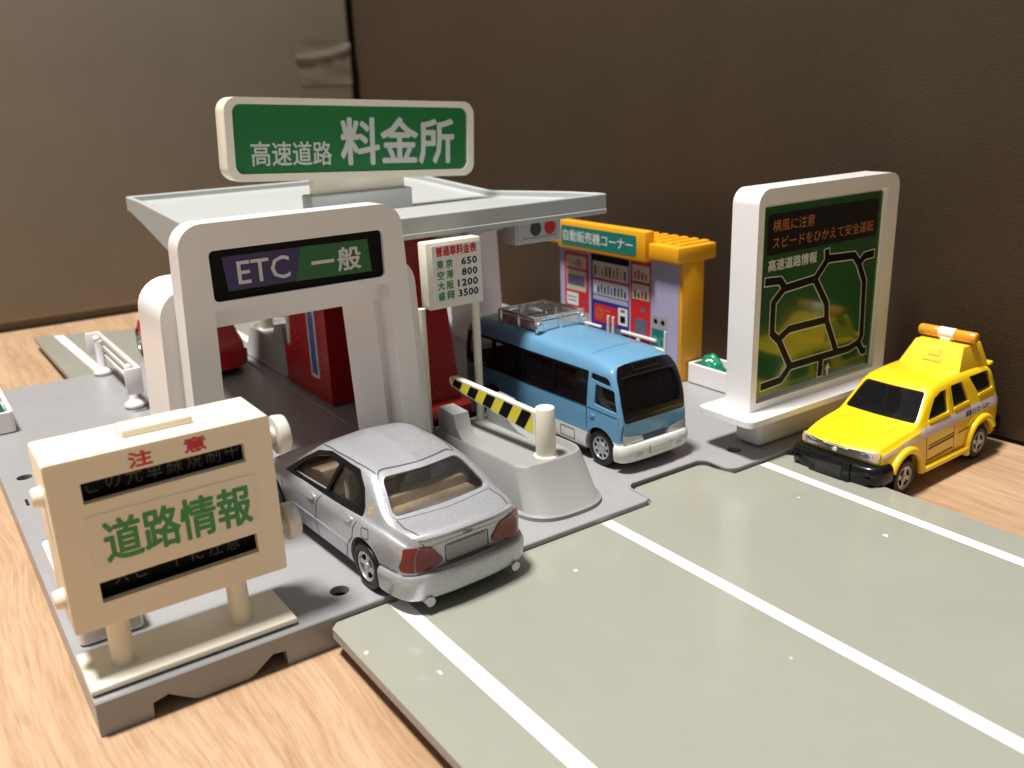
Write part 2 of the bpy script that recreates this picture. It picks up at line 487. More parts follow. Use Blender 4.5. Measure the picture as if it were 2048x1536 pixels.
# dark brown board along the right and the back
db = thing('brown_board', 'tall dark brown leather grained board standing along the right and the back', 'board', (26.6, 12.2, ZT))
bm = nb()
def bw(y): return 26.62-.0475*(y-12.2)
vs = []
loops = []
for z in (ZT+.12, ZT+.3, 46, 46.2):
    ins = .12 if z in (ZT+.12, 46.2) else 0
    loops.append([(bw(-25)+ins, -25+ins, z), (bw(-25)+3, -25+ins, z), (bw(80)+3, 80-ins, z), (bw(80)+ins, 80-ins, z)])
loft(bm, loops)
obj('face_panel', bm, BROWN, db, world=True)
bm = nb(); loft(bm, [[(bw(-25)+.5, -25, z), (bw(-25)+2.8, -25, z), (bw(80)+2.8, 80, z), (bw(80)+.5, 80, z)] for z in (ZT, ZT+.2)])
obj('bottom_edge', bm, BROWNE, db, world=True)

# ------------------------------------------------------------------ grey base of the toy
base = thing('base_plate', 'flat grey plastic base plate that carries the whole toll plaza', 'toy base', (12.9, 26.4, ZT))
def corner(px, py, r, a0, a1, n=6):
    return [(px+r*cos(radians(a0+(a1-a0)*k/n)), py+r*sin(radians(a0+(a1-a0)*k/n))) for k in range(n+1)]
out = [(1.4, 15.36)]
out += corner(14.65-.3, 15.36+.3, .3, -90, 0)
out += corner(14.65+.35, 16.42-.35, .35, 180, 90)
out += corner(17.54-.35, 16.42-.35, .35, 90, 0)
out += corner(17.54+.28, 15.36+.28, .28, 180, 270)
out += [(24.4, 15.36), (24.4, 37.4), (1.4, 37.4)]
holes = [ellipse(x, y, .21, .21, 22) for x, y in ((6.46, 16.27), (18.70, 16.33), (1.96, 27.66), (19.3, 36.4), (7.1, 36.5), (23.9, 25.2))]
holes.append(rrect(1.72, 1.80, 25.45, 25.95, .03, 3))
bm = nb(); slab(bm, out, top_plane(0), 0, -.17, holes)
obj('slab', bm, GREY, base, world=True, smooth=30)
bm = nb()      # moulded edge bead round the front edge
pts = [(p[0], p[1]+.035 if p[1] < 15.5 else p[1]+.03, .0) for p in out[:-2]]
add_tube(bm, pts, .035, 6)
obj('edge_bead', bm, GREY, base, world=True, smooth=60)
bm = nb()
sk = [(1.4, ZT)]
def notch(x0, flip):
    p = [(x0, ZT), (x0+.02, ZT+.30), (x0+.30, ZT+.37), (x0+.70, ZT+.10), (x0+.78, ZT+.06)] if not flip else [(x0-.78, ZT+.04), (x0-.70, ZT+.07), (x0-.28, ZT+.37), (x0-.02, ZT+.34), (x0, ZT)]
    return p
sk += [(2.28, ZT)]+notch(2.32, False)+[(3.15, ZT+.035), (4.1, ZT+.035)]+notch(4.9, True)+[(5.0, ZT), (5.6, ZT), (24.4, ZT), (24.4, -.17), (1.4, -.17)]
slab(bm, sk, front_plane(15.40), 0, -.25)
add_box(bm, 1.4, 1.65, 15.65, 37.4, ZT, -.17); add_box(bm, 24.15, 24.4, 15.65, 37.4, ZT, -.17); add_box(bm, 1.65, 24.15, 37.15, 37.4, ZT, -.17)
obj('skirt', bm, GREY, base, world=True, smooth=0)
bm = nb()      # low kerb lines that frame the left lane
add_box(bm, 11.0, 11.14, 25.5, 36.9, 0, .05, bev=.02, seg=1)
obj('kerb_line', bm, GREY, base, world=True)

# ------------------------------------------------------------------ the two road boards with their white lines
def road(name, outl, zt, lines, loc):
    bm = nb(); slab(bm, outl, top_plane(zt), 0, -.055)
    r = obj(name, bm, ROAD, smooth=0); r['kind'] = 'structure'
    bm = nb(); slab(bm, outl, top_plane(zt-.055), 0, -.15)
    obj('core_board', bm, SHEETE, r, smooth=0)
    for l in lines:
        bm = nb(); fill(bm, [l], top_plane(zt), .004)
        obj('lane_line', bm, PWHITE_LINE, r, smooth=0)
    return r
PWHITE_LINE = M('lane_line_white', (.86, .86, .86), .3, var=.03, bump=0)
zr = -.09
o1 = [(5.95, 15.32), (5.78, 15.15), (5.78, -12), (19.9, -12), (19.9, 15.0), (19.7, 15.32)]
o1 += [(17.62, 15.32)]+[(17.45, 16.0)]+corner(17.45-.28, 16.34-.28, .28, 0, 90)+corner(14.75+.28, 16.34-.28, .28, 90, 180)+[(14.75, 15.7)]+corner(14.75-.3, 15.32+.32, .3, 0, -90)
def yl(x0, x1, ya, yb): return [(x0, ya), (x1, ya), (x1, yb), (x0, yb)]
road('road', o1, zr, [yl(7.10, 7.45, -11.9, 15.25), yl(12.90, 13.22, -11.9, 15.3), yl(18.58, 18.90, -11.9, 15.28)], None)
for (x, y, s) in ((11.0, 13.95, .07), (17.6, 10.75, .08), (6.75, 12.6, .07), (17.72, 13.3, .05), (12.1, 9.0, .04), (5.95, 14.0, .06)):
    rnd = random.Random(int(x*100))
    pts = [(x+s*rnd.uniform(.35, 1)*cos(2*pi*k/9), y+s*1.5*rnd.uniform(.35, 1)*sin(2*pi*k/9)) for k in range(9)]
    bm = nb(); fill(bm, [pts], top_plane(zr), .003); obj('worn_chip', bm, M('chipped_print', (.62, .60, .52), .6, bump=0), bpy.data.objects['road'], smooth=0)
o2 = [(4.95, 37.45), (4.85, 46.2), (8.4, 44.6), (20.0, 44.9), (20.0, 37.45)]
road('road', o2, zr, [[(5.93, 37.5), (6.27, 37.5), (6.02, 45.5), (5.62, 45.7)], yl(12.2, 12.55, 37.5, 44.6)], None)

# ================================================================== the toll gate in front of the left lane
gate = thing('toll_gate', 'white plastic toll gate arch with purple and green lane sign over the left lane', 'toll gate', (8.0, 20.6, 0))
yg = 19.5
# front frame: tapered arch with rounded shoulders and an opening
def arch(x0b, x1b, x0t, x1t, z1, rr, n=7):
    o = [(x0b, 0), (x1b, 0)]
    o += [(x1t-rr+rr*cos(radians(a)), z1-rr+rr*sin(radians(a))) for a in [90*k/n for k in range(n+1)]]
    o += [(x0t+rr+rr*cos(radians(a)), z1-rr+rr*sin(radians(a))) for a in [90+90*k/n for k in range(n+1)]]
    return o
fo = arch(4.72, 10.62, 5.0, 10.28, 7.55, .55)
op = [(5.42, 0), (5.60, 5.60), (9.80, 5.60), (10.02, 0)]
frame_out = [(4.72, 0), (5.42, 0), (5.60, 5.66), (9.83, 5.66), (10.02, 0)]+fo[1:]
pan = rrect(5.62, 9.74, 5.84, 6.96, .12)
bm = nb(); slab(bm, frame_out, front_plane(yg), 0, -.72, [pan])
# soften the front edges
es = [e for e in bm.edges if len(e.link_faces) == 2 and abs(e.verts[0].co.y-yg) < 1e-4 and abs(e.verts[1].co.y-yg) < 1e-4 and e.calc_face_angle(0) > .8]
bmesh.ops.bevel(bm, geom=es, offset=.09, segments=3, profile=.5, affect='EDGES', clamp_overlap=True)
obj('frame', bm, WHITE, gate, world=True, smooth=40)
# wing body behind the frame, lower and a bit wider
wo = arch(4.36, 11.16, 4.60, 10.92, 6.12, .70)
wing_out = [(4.36, 0), (5.45, 0), (5.62, 5.2), (9.70, 5.2), (9.92, 0)]+wo[1:]
bm = nb(); slab(bm, wing_out, front_plane(yg+.72), 0, -1.95)
es = [e for e in bm.edges if len(e.link_faces) == 2 and e.calc_face_angle(0) > .8 and abs(e.verts[0].co.y-e.verts[1].co.y) < 1e-4]
bmesh.ops.bevel(bm, geom=es, offset=.10, segments=3, profile=.5, affect='EDGES', clamp_overlap=True)
obj('wing', bm, WHITE, gate, world=True, smooth=40)
bm = nb(); add_box(bm, 5.5, 9.85, yg+.50, yg+.74, 5.18, 5.80); obj('header_beam', bm, WHITE, gate, world=True)
P = front_plane(yg+.10)
bm = nb(); slab(bm, rrect(5.60, 9.76, 5.82, 6.98, .12), P, 0, -.3); sg = obj('lane_sign', bm, PBLACK, gate, world=True, smooth=0)
bm = nb(); fill(bm, [[(5.98, 6.03), (7.52, 6.03), (7.72, 6.79), (5.92, 6.79)]], P, .006); obj('purple_field', bm, PPURP, sg, world=True, smooth=0)
bm = nb(); fill(bm, [[(7.525, 6.03), (9.44, 6.00), (9.38, 6.77), (7.725, 6.79)]], P, .006); obj('green_field', bm, PGREEN2, sg, world=True, smooth=0)
for s_, bx_, bo_ in (('ETC', (6.22, 7.42, 6.14, 6.66), .012), ('一', (7.94, 8.50, 6.345, 6.425), 0), ('般', (8.58, 9.18, 6.10, 6.66), .025)):
    bm = nb(); lettering(bm, s_, P, bx_, .014, bold=bo_); obj('lettering', bm, PGREY, sg, world=True, smooth=0)

# the second white arch that carries the back of the canopy
ra = thing('support_arch', 'white plastic arch under the back of the canopy behind the tour bus', 'arch', (17.0, 31.2, 0))
wo = arch(13.9, 20.62, 14.1, 20.42, 5.95, .5)
so = [(13.9, 0), (14.9, 0), (15.0, 4.9), (19.3, 4.9), (19.45, 0)]+wo[1:]
bm = nb(); slab(bm, so, front_plane(30.7), 0, -2.2)
es = [e for e in bm.edges if len(e.link_faces) == 2 and e.calc_face_angle(0) > .8 and abs(e.verts[0].co.y-e.verts[1].co.y) < 1e-4]
bmesh.ops.bevel(bm, geom=es, offset=.12, segments=3, profile=.5, affect='EDGES', clamp_overlap=True)
obj('arch_body', bm, WHITE, ra, world=True, smooth=40)

# ================================================================== canopy with its signal box
can = thing('canopy', 'light grey shallow tray canopy over the toll booths', 'canopy', (12.3, 26.5, 6.4))
cx0, cx1, cy0, cy1 = 7.40, 18.48, 21.58, 34.75
yc = 27.9
def rim(y): return 6.56+.315*min(1, abs(y-yc)/5.46)**1.0      # butterfly rim height
def bot(y):
    a = abs(y-yc); return 6.35 if a > 6.3 else (5.40 if a < 1.7 else 5.40+(6.35-5.40)*(a-1.7)/4.6)
def floor(y): return rim(y)-.22
ysamp = [cy0, cy0+.35, cy0+2, yc-1.7, yc-.4, yc, yc+.4, yc+1.7, cy1-2, cy1-.35, cy1]
bm = nb(); t = .16
# build as: outer shell + inner floor
sections = [[(cx0, y, rim(y)), (cx0, y, min(bot(y), rim(y)-.5)), (cx1, y, min(bot(y), rim(y)-.5)), (cx1, y, rim(y))] for y in ysamp]
iy = [min(max(y, cy0+t), cy1-t) for y in ysamp]
inner = [[(cx0+t, y, rim(y)), (cx0+t, y, floor(y)), (cx1-t, y, floor(y)), (cx1-t, y, rim(y))] for y in iy]
RO = [[bm.verts.new(p) for p in s] for s in sections]
RI = [[bm.verts.new(p) for p in s] for s in inner]
for A, B in zip(RO, RO[1:]):
    for k in range(3): bm.faces.new((A[k], A[k+1], B[k+1], B[k]))
for A, B in zip(RI, RI[1:]):
    for k in range(3): bm.faces.new((A[k], B[k], B[k+1], A[k+1]))
for (A, B, C, D) in zip(RO, RO[1:], RI, RI[1:]):
    bm.faces.new((A[0], B[0], D[0], C[0])); bm.faces.new((A[3], C[3], D[3], B[3]))
for A, C in ((RO[0], RI[0]), (RO[-1], RI[-1])):
    bm.faces.new(A); bm.faces.new(C); bm.faces.new((A[0], C[0], C[3], A[3]))
bmesh.ops.recalc_face_normals(bm, faces=bm.faces[:])
tray = obj('tray', bm, GREYC, can, world=True, smooth=20)
bv = tray.modifiers.new('edge', 'BEVEL'); bv.width = .045; bv.segments = 2; bv.limit_method = 'ANGLE'; bv.angle_limit = radians(40)
bm = nb(); add_box(bm, cx0+.1, cx1-.02, cy0-.035, cy0+.03, 6.27, 6.42, bev=.02, seg=1)
obj('fascia_step', bm, GREYC, can, world=True)
bm = nb(); add_box(bm, 11.32, 14.9, 27.35, 28.2, 6.2, 7.03, bev=.05); obj('pedestal', bm, GREYC, can, world=True)
bm = nb()
add_box(bm, 12.86, 13.4, 21.95, 22.8, 6.1, 6.33, bev=.04); add_box(bm, 13.8, 14.4, 22.2, 23.3, 6.05, 6.33, bev=.04)
add_box(bm, 10.9, 13.6, 23.4, 31.6, 5.3, 6.2, bev=.1)
obj('underside_rib', bm, GREYC, can, world=True)
sb = None
bm = nb(); add_box(bm, 15.14, 16.82, 21.76, 22.42, 5.65, 6.45, bev=.03)
bmesh.ops.recalc_face_normals(bm, faces=bm.faces[:])
sb = obj('signal_box', bm, GREYC, can, world=True)
P = front_plane(21.76)
bm = nb(); slab(bm, rrect(15.22, 16.75, 5.72, 6.38, .03), P, 0, .03, [rrect(15.35, 16.63, 5.80, 6.33, .03)]); obj('signal_frame', bm, GREYC, sb, world=True)
for cxl, mt, lb in ((15.88, M('print_dark_olive', (.035, .05, .028), .4, bump=0), 'dark green lamp'), (16.40, M('signal_red', (.55, .01, .012), .35, bump=0), 'red lamp')):
    bm = nb(); slab(bm, ellipse(cxl, 6.06, .2, .21, 28), P, .002, .014); obj('signal_lamp', bm, mt, sb, world=True, label=lb)

# ------------------------------------------------------------------ green sign standing on the canopy (leans a little)
ts = thing('roof_sign', 'green sign in a cream frame plugged into the canopy top', 'sign', (13.1, 27.75, 7.0))
Rm = Matrix.Rotation(radians(3.1), 4, 'Y')
def roll(bm):
    bmesh.ops.transform(bm, matrix=Matrix.Translation((13.146, 27.72, 8.656)) @ Rm @ Matrix.Translation((-13.146, -27.72, -8.656)), verts=bm.verts[:])
W0, W1, Z0, Z1 = 8.84, 17.43, 7.438, 9.874
P = front_plane(27.5)
bm = nb(); slab(bm, rrect(W0, W1, Z0, Z1, .42, 8), P, 0, -.62)
bmesh.ops.recalc_face_normals(bm, faces=bm.faces[:])
bm2 = bm
slab(bm2, rrect(W0, W1, Z0, Z1, .42, 8), P, 0, .16, [rrect(W0+.24, W1-.24, Z0+.22, Z1-.2, .26, 8)])
es = [e for e in bm2.edges if len(e.link_faces) == 2 and e.calc_face_angle(0) > .8]
bmesh.ops.bevel(bm2, geom=es, offset=.05, segments=2, profile=.5, affect='EDGES', clamp_overlap=True)
roll(bm2); fr = obj('sign_frame', bm2, CREAMP, ts, world=True, smooth=40)
bm = nb(); fill(bm, [rrect(W0+.25, W1-.25, Z0+.23, Z1-.21, .25, 8)], P, .055); roll(bm); face = obj('sign_face', bm, PGREEN, ts, world=True, smooth=0)
for s_, bx_, bo_ in (('高速道路', (9.60, 12.20, 7.88, 8.61), .014), ('料金所', (12.50, 16.70, 7.85, 9.35), .024)):
    bm = nb(); lettering(bm, s_, P, bx_, .064, bold=bo_); roll(bm); obj('lettering', bm, PGREY, face, world=True, smooth=0)
bm = nb(); add_box(bm, 11.53, 14.72, 27.53, 28.0, 6.9, 7.55, bev=.03); obj('neck', bm, CREAMP, ts, world=True)

# ================================================================== red toll booths (front one and its mirrored twin at the back)
def booth(label, with_window):
    b = thing('toll_booth', label, 'toll booth', (12.25, 23.4, 0), 0, 'red toll booths under the canopy')
    x0, x1 = 11.35, 13.15
    def sec(y, z): return (y, z)
    prof = [(22.0, 1.45), (23.0, 6.3), (25.4, 6.3), (25.4, .06), (21.6, .06), (21.42, .2), (21.42, 1.34), (21.55, 1.45)]
    bm = nb(); slab(bm, prof, lambda u, v, d: Vector((x0+d, u, v)), 0, x1-x0)
    es = [e for e in bm.edges if len(e.link_faces) == 2 and e.calc_face_angle(0) > .5]
    bmesh.ops.bevel(bm, geom=es, offset=.11, segments=3, profile=.5, affect='EDGES', clamp_overlap=True)
    obj('booth_body', bm, RED, b, world=True, smooth=40)
    xs = x1
    Q = lambda u, v, d: Vector((xs+d, u, v))
    bm = nb(); slab(bm, rrect(23.88, 24.55, .8, 3.25, .1), Q, 0, .03); w = obj('window_border', bm, PGREY, b, world=True)
    bm = nb(); fill(bm, [rrect(23.99, 24.44, .92, 3.13, .06)], Q, .036)
    obj('window_print', bm, M('print_window_blue', (.035, .13, .42), .3, bump=0, var=.7, scale=1.6), w, world=True, smooth=0)
    return b
b2 = booth('dark red toll booth behind the fare board and the front barrier', False)
b1 = dup_tree(b2); b1.location = (12.25, 52.8-23.4, 0); b1.rotation_euler = (0, 0, pi)
b1['label'] = 'dark red toll booth with a blue window stripe seen through the white gate'

# ================================================================== traffic islands
def island(label):
    t = thing('traffic_island', label, 'traffic island', (12.65, 18.8, 0), 0, 'grey traffic islands of the toll plaza')
    def outline(ins, xr, tip, yb, blunt=0.0, n=30):
        # D shaped: rounded tip towards -Y, straight sides, square back
        xl = 11.42+ins; c = (xl+xr)/2; w = (xr-xl)/2
        o = []; R = 1.5-.75*blunt; p = .85-.35*blunt; q = .9-.42*blunt
        for k in range(n+1):
            a = pi+pi*k/n
            ca, sa = cos(a), abs(sin(a))
            o.append((c+w*(1 if ca > 0 else -1)*abs(ca)**p, tip+R-R*sa**q))
        o.append((xr, yb)); o.append((xl, yb))
        return o
    def rimz(y): # rim sags in the middle, rises to the hump at the back
        return 1.16
    loops = [[(x, y, 0) for x, y in outline(-.02, 13.9, 15.88, 21.3, .35)], [(x, y, .10) for x, y in outline(-.02, 13.9, 15.88, 21.3, .35)], [(x, y, .15) for x, y in outline(.06, 13.82, 15.98, 21.3, .4)],
             [(x, y, 1.16) for x, y in outline(.13, 13.68, 16.66, 21.3, .8)], [(x, y, 1.22) for x, y in outline(.17, 13.65, 16.70, 21.3, .8)], [(x, y, 1.22) for x, y in outline(.22, 13.60, 16.75, 21.3, .8)], [(x, y, 1.06) for x, y in outline(.30, 13.52, 16.83, 21.3, .8)]]
    # slope of the top: lower rim along the straight sides
    def sag(p):
        x, y, z = p
        if z > .5: z -= .12*max(0, min(1, (y-17.5)/1.5))*(1 if z > 1 else .8)
        return (x, y, z)
    loops = [[sag(p) for p in l] for l in loops]
    bm = nb(); loft(bm, loops)
    obj('island_body', bm, GREYI, t, world=True, smooth=50)
    for (hx0, hx1) in ((11.585, 12.05), (13.22, 13.62)):
        prof = [(18.7, 1.02), (19.2, 1.08), (19.52, 1.2), (19.72, 1.42), (19.84, 1.77), (20.6, 1.80), (20.72, .9), (18.7, .8)]
        bm = nb(); slab(bm, prof, lambda u, v, d: Vector((hx0+d, u, v)), 0, hx1-hx0)
        es = [e for e in bm.edges if len(e.link_faces) == 2 and e.calc_face_angle(0) > .4]
        bmesh.ops.bevel(bm, geom=es, offset=.06, segments=2, profile=.5, affect='EDGES', clamp_overlap=True)
        obj('hump', bm, GREYI, t, world=True, smooth=45)
    return t
i1 = island('grey boat shaped traffic island in front, beside the silver sedan')
i2 = dup_tree(i1); i2.location = (25.6-12.65-.35, 52.9-18.8, 0); i2.rotation_euler = (0, 0, pi)
i2['label'] = 'grey traffic island at the back, seen through the white gate beside the red car'

def barrier(label):
    t = thing('barrier', label, 'barrier', (12.85, 17.42, 1.0), 0, 'toll barriers with striped arms')
    bm = nb(); add_cyl(bm, (12.85, 17.42, .98), (12.85, 17.42, 1.09), .34, .32, 28, bev=.03); add_cyl(bm, (12.85, 17.42, 1.05), (12.85, 17.42, 2.36), .265, .25, 28, bev=.035)
    po = obj('post', bm, CREAMP, t, world=True, smooth=50)
    a = Vector((12.66, 17.62, 0)); b = Vector((12.42, 21.25, 0)); d = (b-a).normalized(); n = Vector((-d.y, d.x, 0)); Ln = (b-a).length
    Q = lambda u, v, w: a+d*u+Vector((0, 0, v))+n*w
    prof = [(-.1, 1.60), (Ln*.80, 1.98), (Ln-.10, 2.10), (Ln-.02, 2.17), (Ln, 2.30), (Ln-.06, 2.36), (Ln-.14, 2.38), (-.1, 2.24)]
    bm = nb(); slab(bm, prof, Q, .07, -.11)
    ar = obj('arm', bm, CREAMP, t, world=True, smooth=0)
    # hazard stripes: slanted parallelograms clipped to the arm's face
    st = [(.0, 1.65), (Ln*.80, 2.02), (Ln-.12, 2.13), (Ln-.07, 2.2), (Ln-.07, 2.30), (Ln-.12, 2.335), (.06, 2.20), (0, 2.15)]
    bmy = nb(); fill(bmy, [st], Q, .074); obj('yellow_band', bmy, PYEL, ar, world=True, smooth=0)
    def clip(poly, hp):   # Sutherland-Hodgman by convex polygon
        def area(P): return sum(P[i][0]*P[(i+1) % len(P)][1]-P[(i+1) % len(P)][0]*P[i][1] for i in range(len(P)))
        if area(hp) < 0: hp = hp[::-1]
        for i in range(len(hp)):
            A, B = hp[i], hp[(i+1) % len(hp)]; out = []
            if not poly: return []
            for j in range(len(poly)):
                p, q = poly[j], poly[(j+1) % len(poly)]
                sp = (B[0]-A[0])*(p[1]-A[1])-(B[1]-A[1])*(p[0]-A[0]); sq = (B[0]-A[0])*(q[1]-A[1])-(B[1]-A[1])*(q[0]-A[0])
                if sp >= 0: out.append(p)
                if sp*sq < 0:
                    k = sp/(sp-sq); out.append((p[0]+(q[0]-p[0])*k, p[1]+(q[1]-p[1])*k))
            poly = out
        return poly
    convex = [(.0, 1.65), (Ln*.80, 2.02), (Ln-.10, 2.15), (Ln-.07, 2.2), (Ln-.07, 2.30), (Ln-.12, 2.335), (.06, 2.20), (0, 2.15)]
    pitch = Ln/4.75
    for q in range(5):
        u = .05+q*pitch
        para = [(u+.42, 1.5), (u+.42+pitch*.5, 1.5), (u-.20+pitch*.5, 2.45), (u-.20, 2.45)]
        c = clip(para, convex)
        if len(c) > 2:
            bm = nb(); fill(bm, [c], Q, .079); obj('black_stripe', bm, PBLACK, ar, world=True, smooth=0)
    return t
ba1 = barrier('white barrier post with yellow and black striped arm on the front island')
ba2 = dup_tree(ba1); ba2.location = (12.2, 52.9-17.42, 1.0); ba2.rotation_euler = (0, 0, pi)
ba2['label'] = 'blurred yellow and black barrier arm on the back island, behind the white gate'

# ------------------------------------------------------------------ fare board
def fare(label):
    t = thing('fare_board', label, 'sign', (12.3, 21.0, .9), 0, 'cream fare boards on two posts')
    for x in (11.46, 13.18):
        bm = nb(); add_cyl(bm, (x, 21.0, .85), (x, 21.0, 4.5), .115, .115, 20); obj('post', bm, CREAMP, t, world=True, smooth=50)
    bm = nb(); add_box(bm, 11.66, 13.40, 20.88, 21.32, 4.42, 6.24, bev=.05, taper=(.02, 0)); bd = obj('board', bm, CREAMP, t, world=True)
    P = front_plane(20.86)
    bm = nb(); slab(bm, rrect(11.80, 13.33, 4.58, 6.14, .03), P, .0, .02); pl = obj('price_plate', bm, PWHITE, t, world=True, smooth=0)
    bm = nb(); lettering(bm, '普通車料金表', P, (11.92, 13.20, 5.84, 6.11), .028, bold=.03); obj('red_heading', bm, PRED, pl, world=True, smooth=0)
    rows = ((('東', '京'), '650', 5.52, 12.70), (('空', '港'), '800', 5.23, 12.70), (('大', '阪'), '1200', 4.94, 12.56), (('盛', '岡'), '3500', 4.66, 12.56))
    for (k1, k2), num, z, ux in rows:
        bm = nb(); lettering(bm, k1, P, (11.93, 12.14, z, z+.23), .028, bold=.03); obj('place_name', bm, PDGRN, pl, world=True, smooth=0)
        bm = nb(); lettering(bm, k2, P, (12.21, 12.43, z, z+.23), .028, bold=.03); obj('place_name', bm, PDGRN, pl, world=True, smooth=0)
        bm = nb(); lettering(bm, num, P, (ux, 13.20, z+.02, z+.22), .028, bold=.04, spacing=1.12); obj('price', bm, PBLACK, pl, world=True, smooth=0)
    return t
f1 = fare('cream fare board on two posts with red heading and black prices, behind the striped barrier')
f2 = dup_tree(f1); f2.location = (12.62, 52.75-21.0, .9); f2.rotation_euler = (0, 0, pi)
f2['label'] = 'fare board turned away at the back, its cream post seen through the white gate'
# ================================================================== cream information sign in the left foreground
sa = thing('information_sign', 'cream plastic message sign with green lettering at the near left corner of the base', 'sign', (3.3, 16.3, 0))
bm = nb(); add_box(bm, 1.40, 5.26, 15.58, 16.98, .045, .17, bev=.045); obj('foot_plate', bm, CREAMP, sa, world=True)
for x in (2.11, 4.33):
    bm = nb(); add_lathe(bm, [(.24, 0), (.225, .04), (.21, .12), (.195, 1.25)], (x, 16.22, .165), (0, 0, 1), 26); obj('post', bm, CREAM, sa, world=True, smooth=50)
yf = 15.9
P = front_plane(yf)
w1 = [(1.91, 3.51), (4.75, 3.55), (4.75, 3.92), (1.91, 3.90)]
w2 = [(1.91, 1.60), (4.77, 1.66), (4.77, 2.06), (1.91, 2.0)]
outer = rrect(1.38, 5.28, 1.14, 4.35, .05, 3)
bm = nb(); slab(bm, outer, P, 0, -.16, [w1, w2])
obj('front_panel', bm, CREAM, sa, world=True, smooth=30)
bm = nb(); slab(bm, outer, P, -.16, -1.45, [rrect(1.5, 5.16, 1.26, 4.12, .05, 3)])
for e in [1]:
    es = [e for e in bm.edges if len(e.link_faces) == 2 and e.calc_face_angle(0) > .8 and abs(e.verts[0].co.y-e.verts[1].co.y) < 1e-4 and e.verts[0].co.y > 17.2]
    bmesh.ops.bevel(bm, geom=es, offset=.05, segments=2, profile=.5, affect='EDGES', clamp_overlap=True)
obj('housing', bm, CREAM, sa, world=True, smooth=30)
bm = nb(); add_box(bm, 1.5, 5.16, 17.2, 17.33, 1.26, 4.12); obj('back_plate', bm, CREAM, sa, world=True)
bm = nb(); add_box(bm, 2.78, 4.04, 16.42, 16.98, 4.33, 4.50, bev=.05); obj('top_clip', bm, CREAM, sa, world=True)
bm = nb(); slab(bm, rrect(1.89, 4.85, 2.24, 3.27, .02), P, .0, .022); gp = obj('name_plate', bm, CREAM, sa, world=True, smooth=0)
bm = nb(); lettering(bm, '道路情報', P, (2.10, 4.74, 2.32, 3.14), .030, bold=.022); obj('green_lettering', bm, PDGRN, gp, world=True, smooth=0)
for s_, bx_ in (('注', (2.72, 3.13, 3.955, 4.25)), ('意', (3.68, 4.08, 3.98, 4.27))):
    bm = nb(); lettering(bm, s_, P, bx_, .008, bold=.035); obj('red_lettering', bm, PRED, sa, world=True, smooth=0)
B = front_plane(yf+.30)
for (z0, z1, s, zz, uu) in ((3.40, 4.02, 'この先車線規制中', (3.50, 3.98), (2.02, 4.72)), (1.50, 2.16, 'スピードに注意', (1.66, 2.14), (2.2, 4.5))):
    bm = nb(); slab(bm, [(1.6, z0), (5.06, z0), (5.06, z1), (1.6, z1)], B, 0, -.1); br = obj('message_roller', bm, PBLACK, sa, world=True, smooth=0)
    bm = nb(); lettering(bm, s, B, (uu[0], uu[1], zz[0]+.05, zz[1]), .01, spacing=1.3); obj('white_lettering', bm, M('print_dim_white', (.075, .072, .065), .5, bump=0), br, world=True, smooth=0)
for z in (3.80, 1.94):
    bm = nb(); add_cyl(bm, (5.2, 16.25, z), (5.50, 16.25, z), .17, .17, 20); add_cyl(bm, (5.44, 16.25, z), (5.70, 16.25, z), .385, .37, 30, bev=.05)
    obj('knob', bm, KNOB, sa, world=True, smooth=50)
for z in (3.62, 1.62):
    bm = nb(); add_cyl(bm, (1.45, 16.5, z), (1.20, 16.5, z), .20, .17, 20, bev=.04); obj('axle_end', bm, CREAM, sa, world=True, smooth=50)

# ================================================================== big white board with the road map
sB = thing('road_map_board', 'big white framed board showing a green road map behind the yellow patrol car', 'sign', (21.9, 16.4, 0))
bm = nb(); add_box(bm, 19.28, 24.35, 15.92, 16.86, .02, 1.06, bev=.16, seg=4); obj('foot', bm, M('foot_white_plastic', (.66, .64, .60), .35, var=.02), sB, world=True)
bm = nb(); slab(bm, rrect(18.22, 25.3, 15.38, 17.35, .22, 6), top_plane(1.0), 0, .17)
es = [e for e in bm.edges if len(e.link_faces) == 2 and e.calc_face_angle(0) > .8]
bmesh.ops.bevel(bm, geom=es, offset=.06, segments=3, profile=.5, affect='EDGES'); obj('ledge', bm, WHITE, sB, world=True, smooth=40)
yb = 15.95
P = front_plane(yb)
oB = rrect(18.84, 25.0, 1.1, 7.30, (.02, .02, .42, .42), 7)
hole = rrect(19.08, 24.5, 1.40, 6.90, (.02, .02, .12, .12), 4)
bm = nb(); slab(bm, oB, P, 0, -.9, [hole])
es = [e for e in bm.edges if len(e.link_faces) == 2 and e.calc_face_angle(0) > .8 and abs(e.verts[0].co.y-e.verts[1].co.y) < 1e-4]
bmesh.ops.bevel(bm, geom=es, offset=.10, segments=3, profile=.5, affect='EDGES', clamp_overlap=True)
obj('frame', bm, WHITE, sB, world=True, smooth=40)
Pm = front_plane(yb+.12)
bm = nb(); slab(bm, rrect(19.06, 24.52, 1.38, 6.92, .05), Pm, -.03, -.3); obj('inner_frame', bm, WHITE, sB, world=True)
bm = nb(); slab(bm, rrect(19.15, 24.40, 1.45, 6.80, .10), Pm, -.025, 0); mp = obj('map_face', bm, PDGREEN, sB, world=True, smooth=0)
bm = nb(); fill(bm, [rrect(19.36, 24.22, 5.50, 6.60, .10)], Pm, .006); obj('message_panel', bm, M('print_black_gloss', (.006, .006, .008), .15, bump=0, coat=.6), mp, world=True, smooth=0)
for s_, bx_ in (('横風に注意', (19.56, 21.30, 6.11, 6.44)), ('スピードをひかえて安全運転', (19.58, 24.05, 5.66, 5.98))):
    bm = nb(); lettering(bm, s_, Pm, bx_, .010); obj('amber_lettering', bm, PORANGE, mp, world=True, smooth=0)
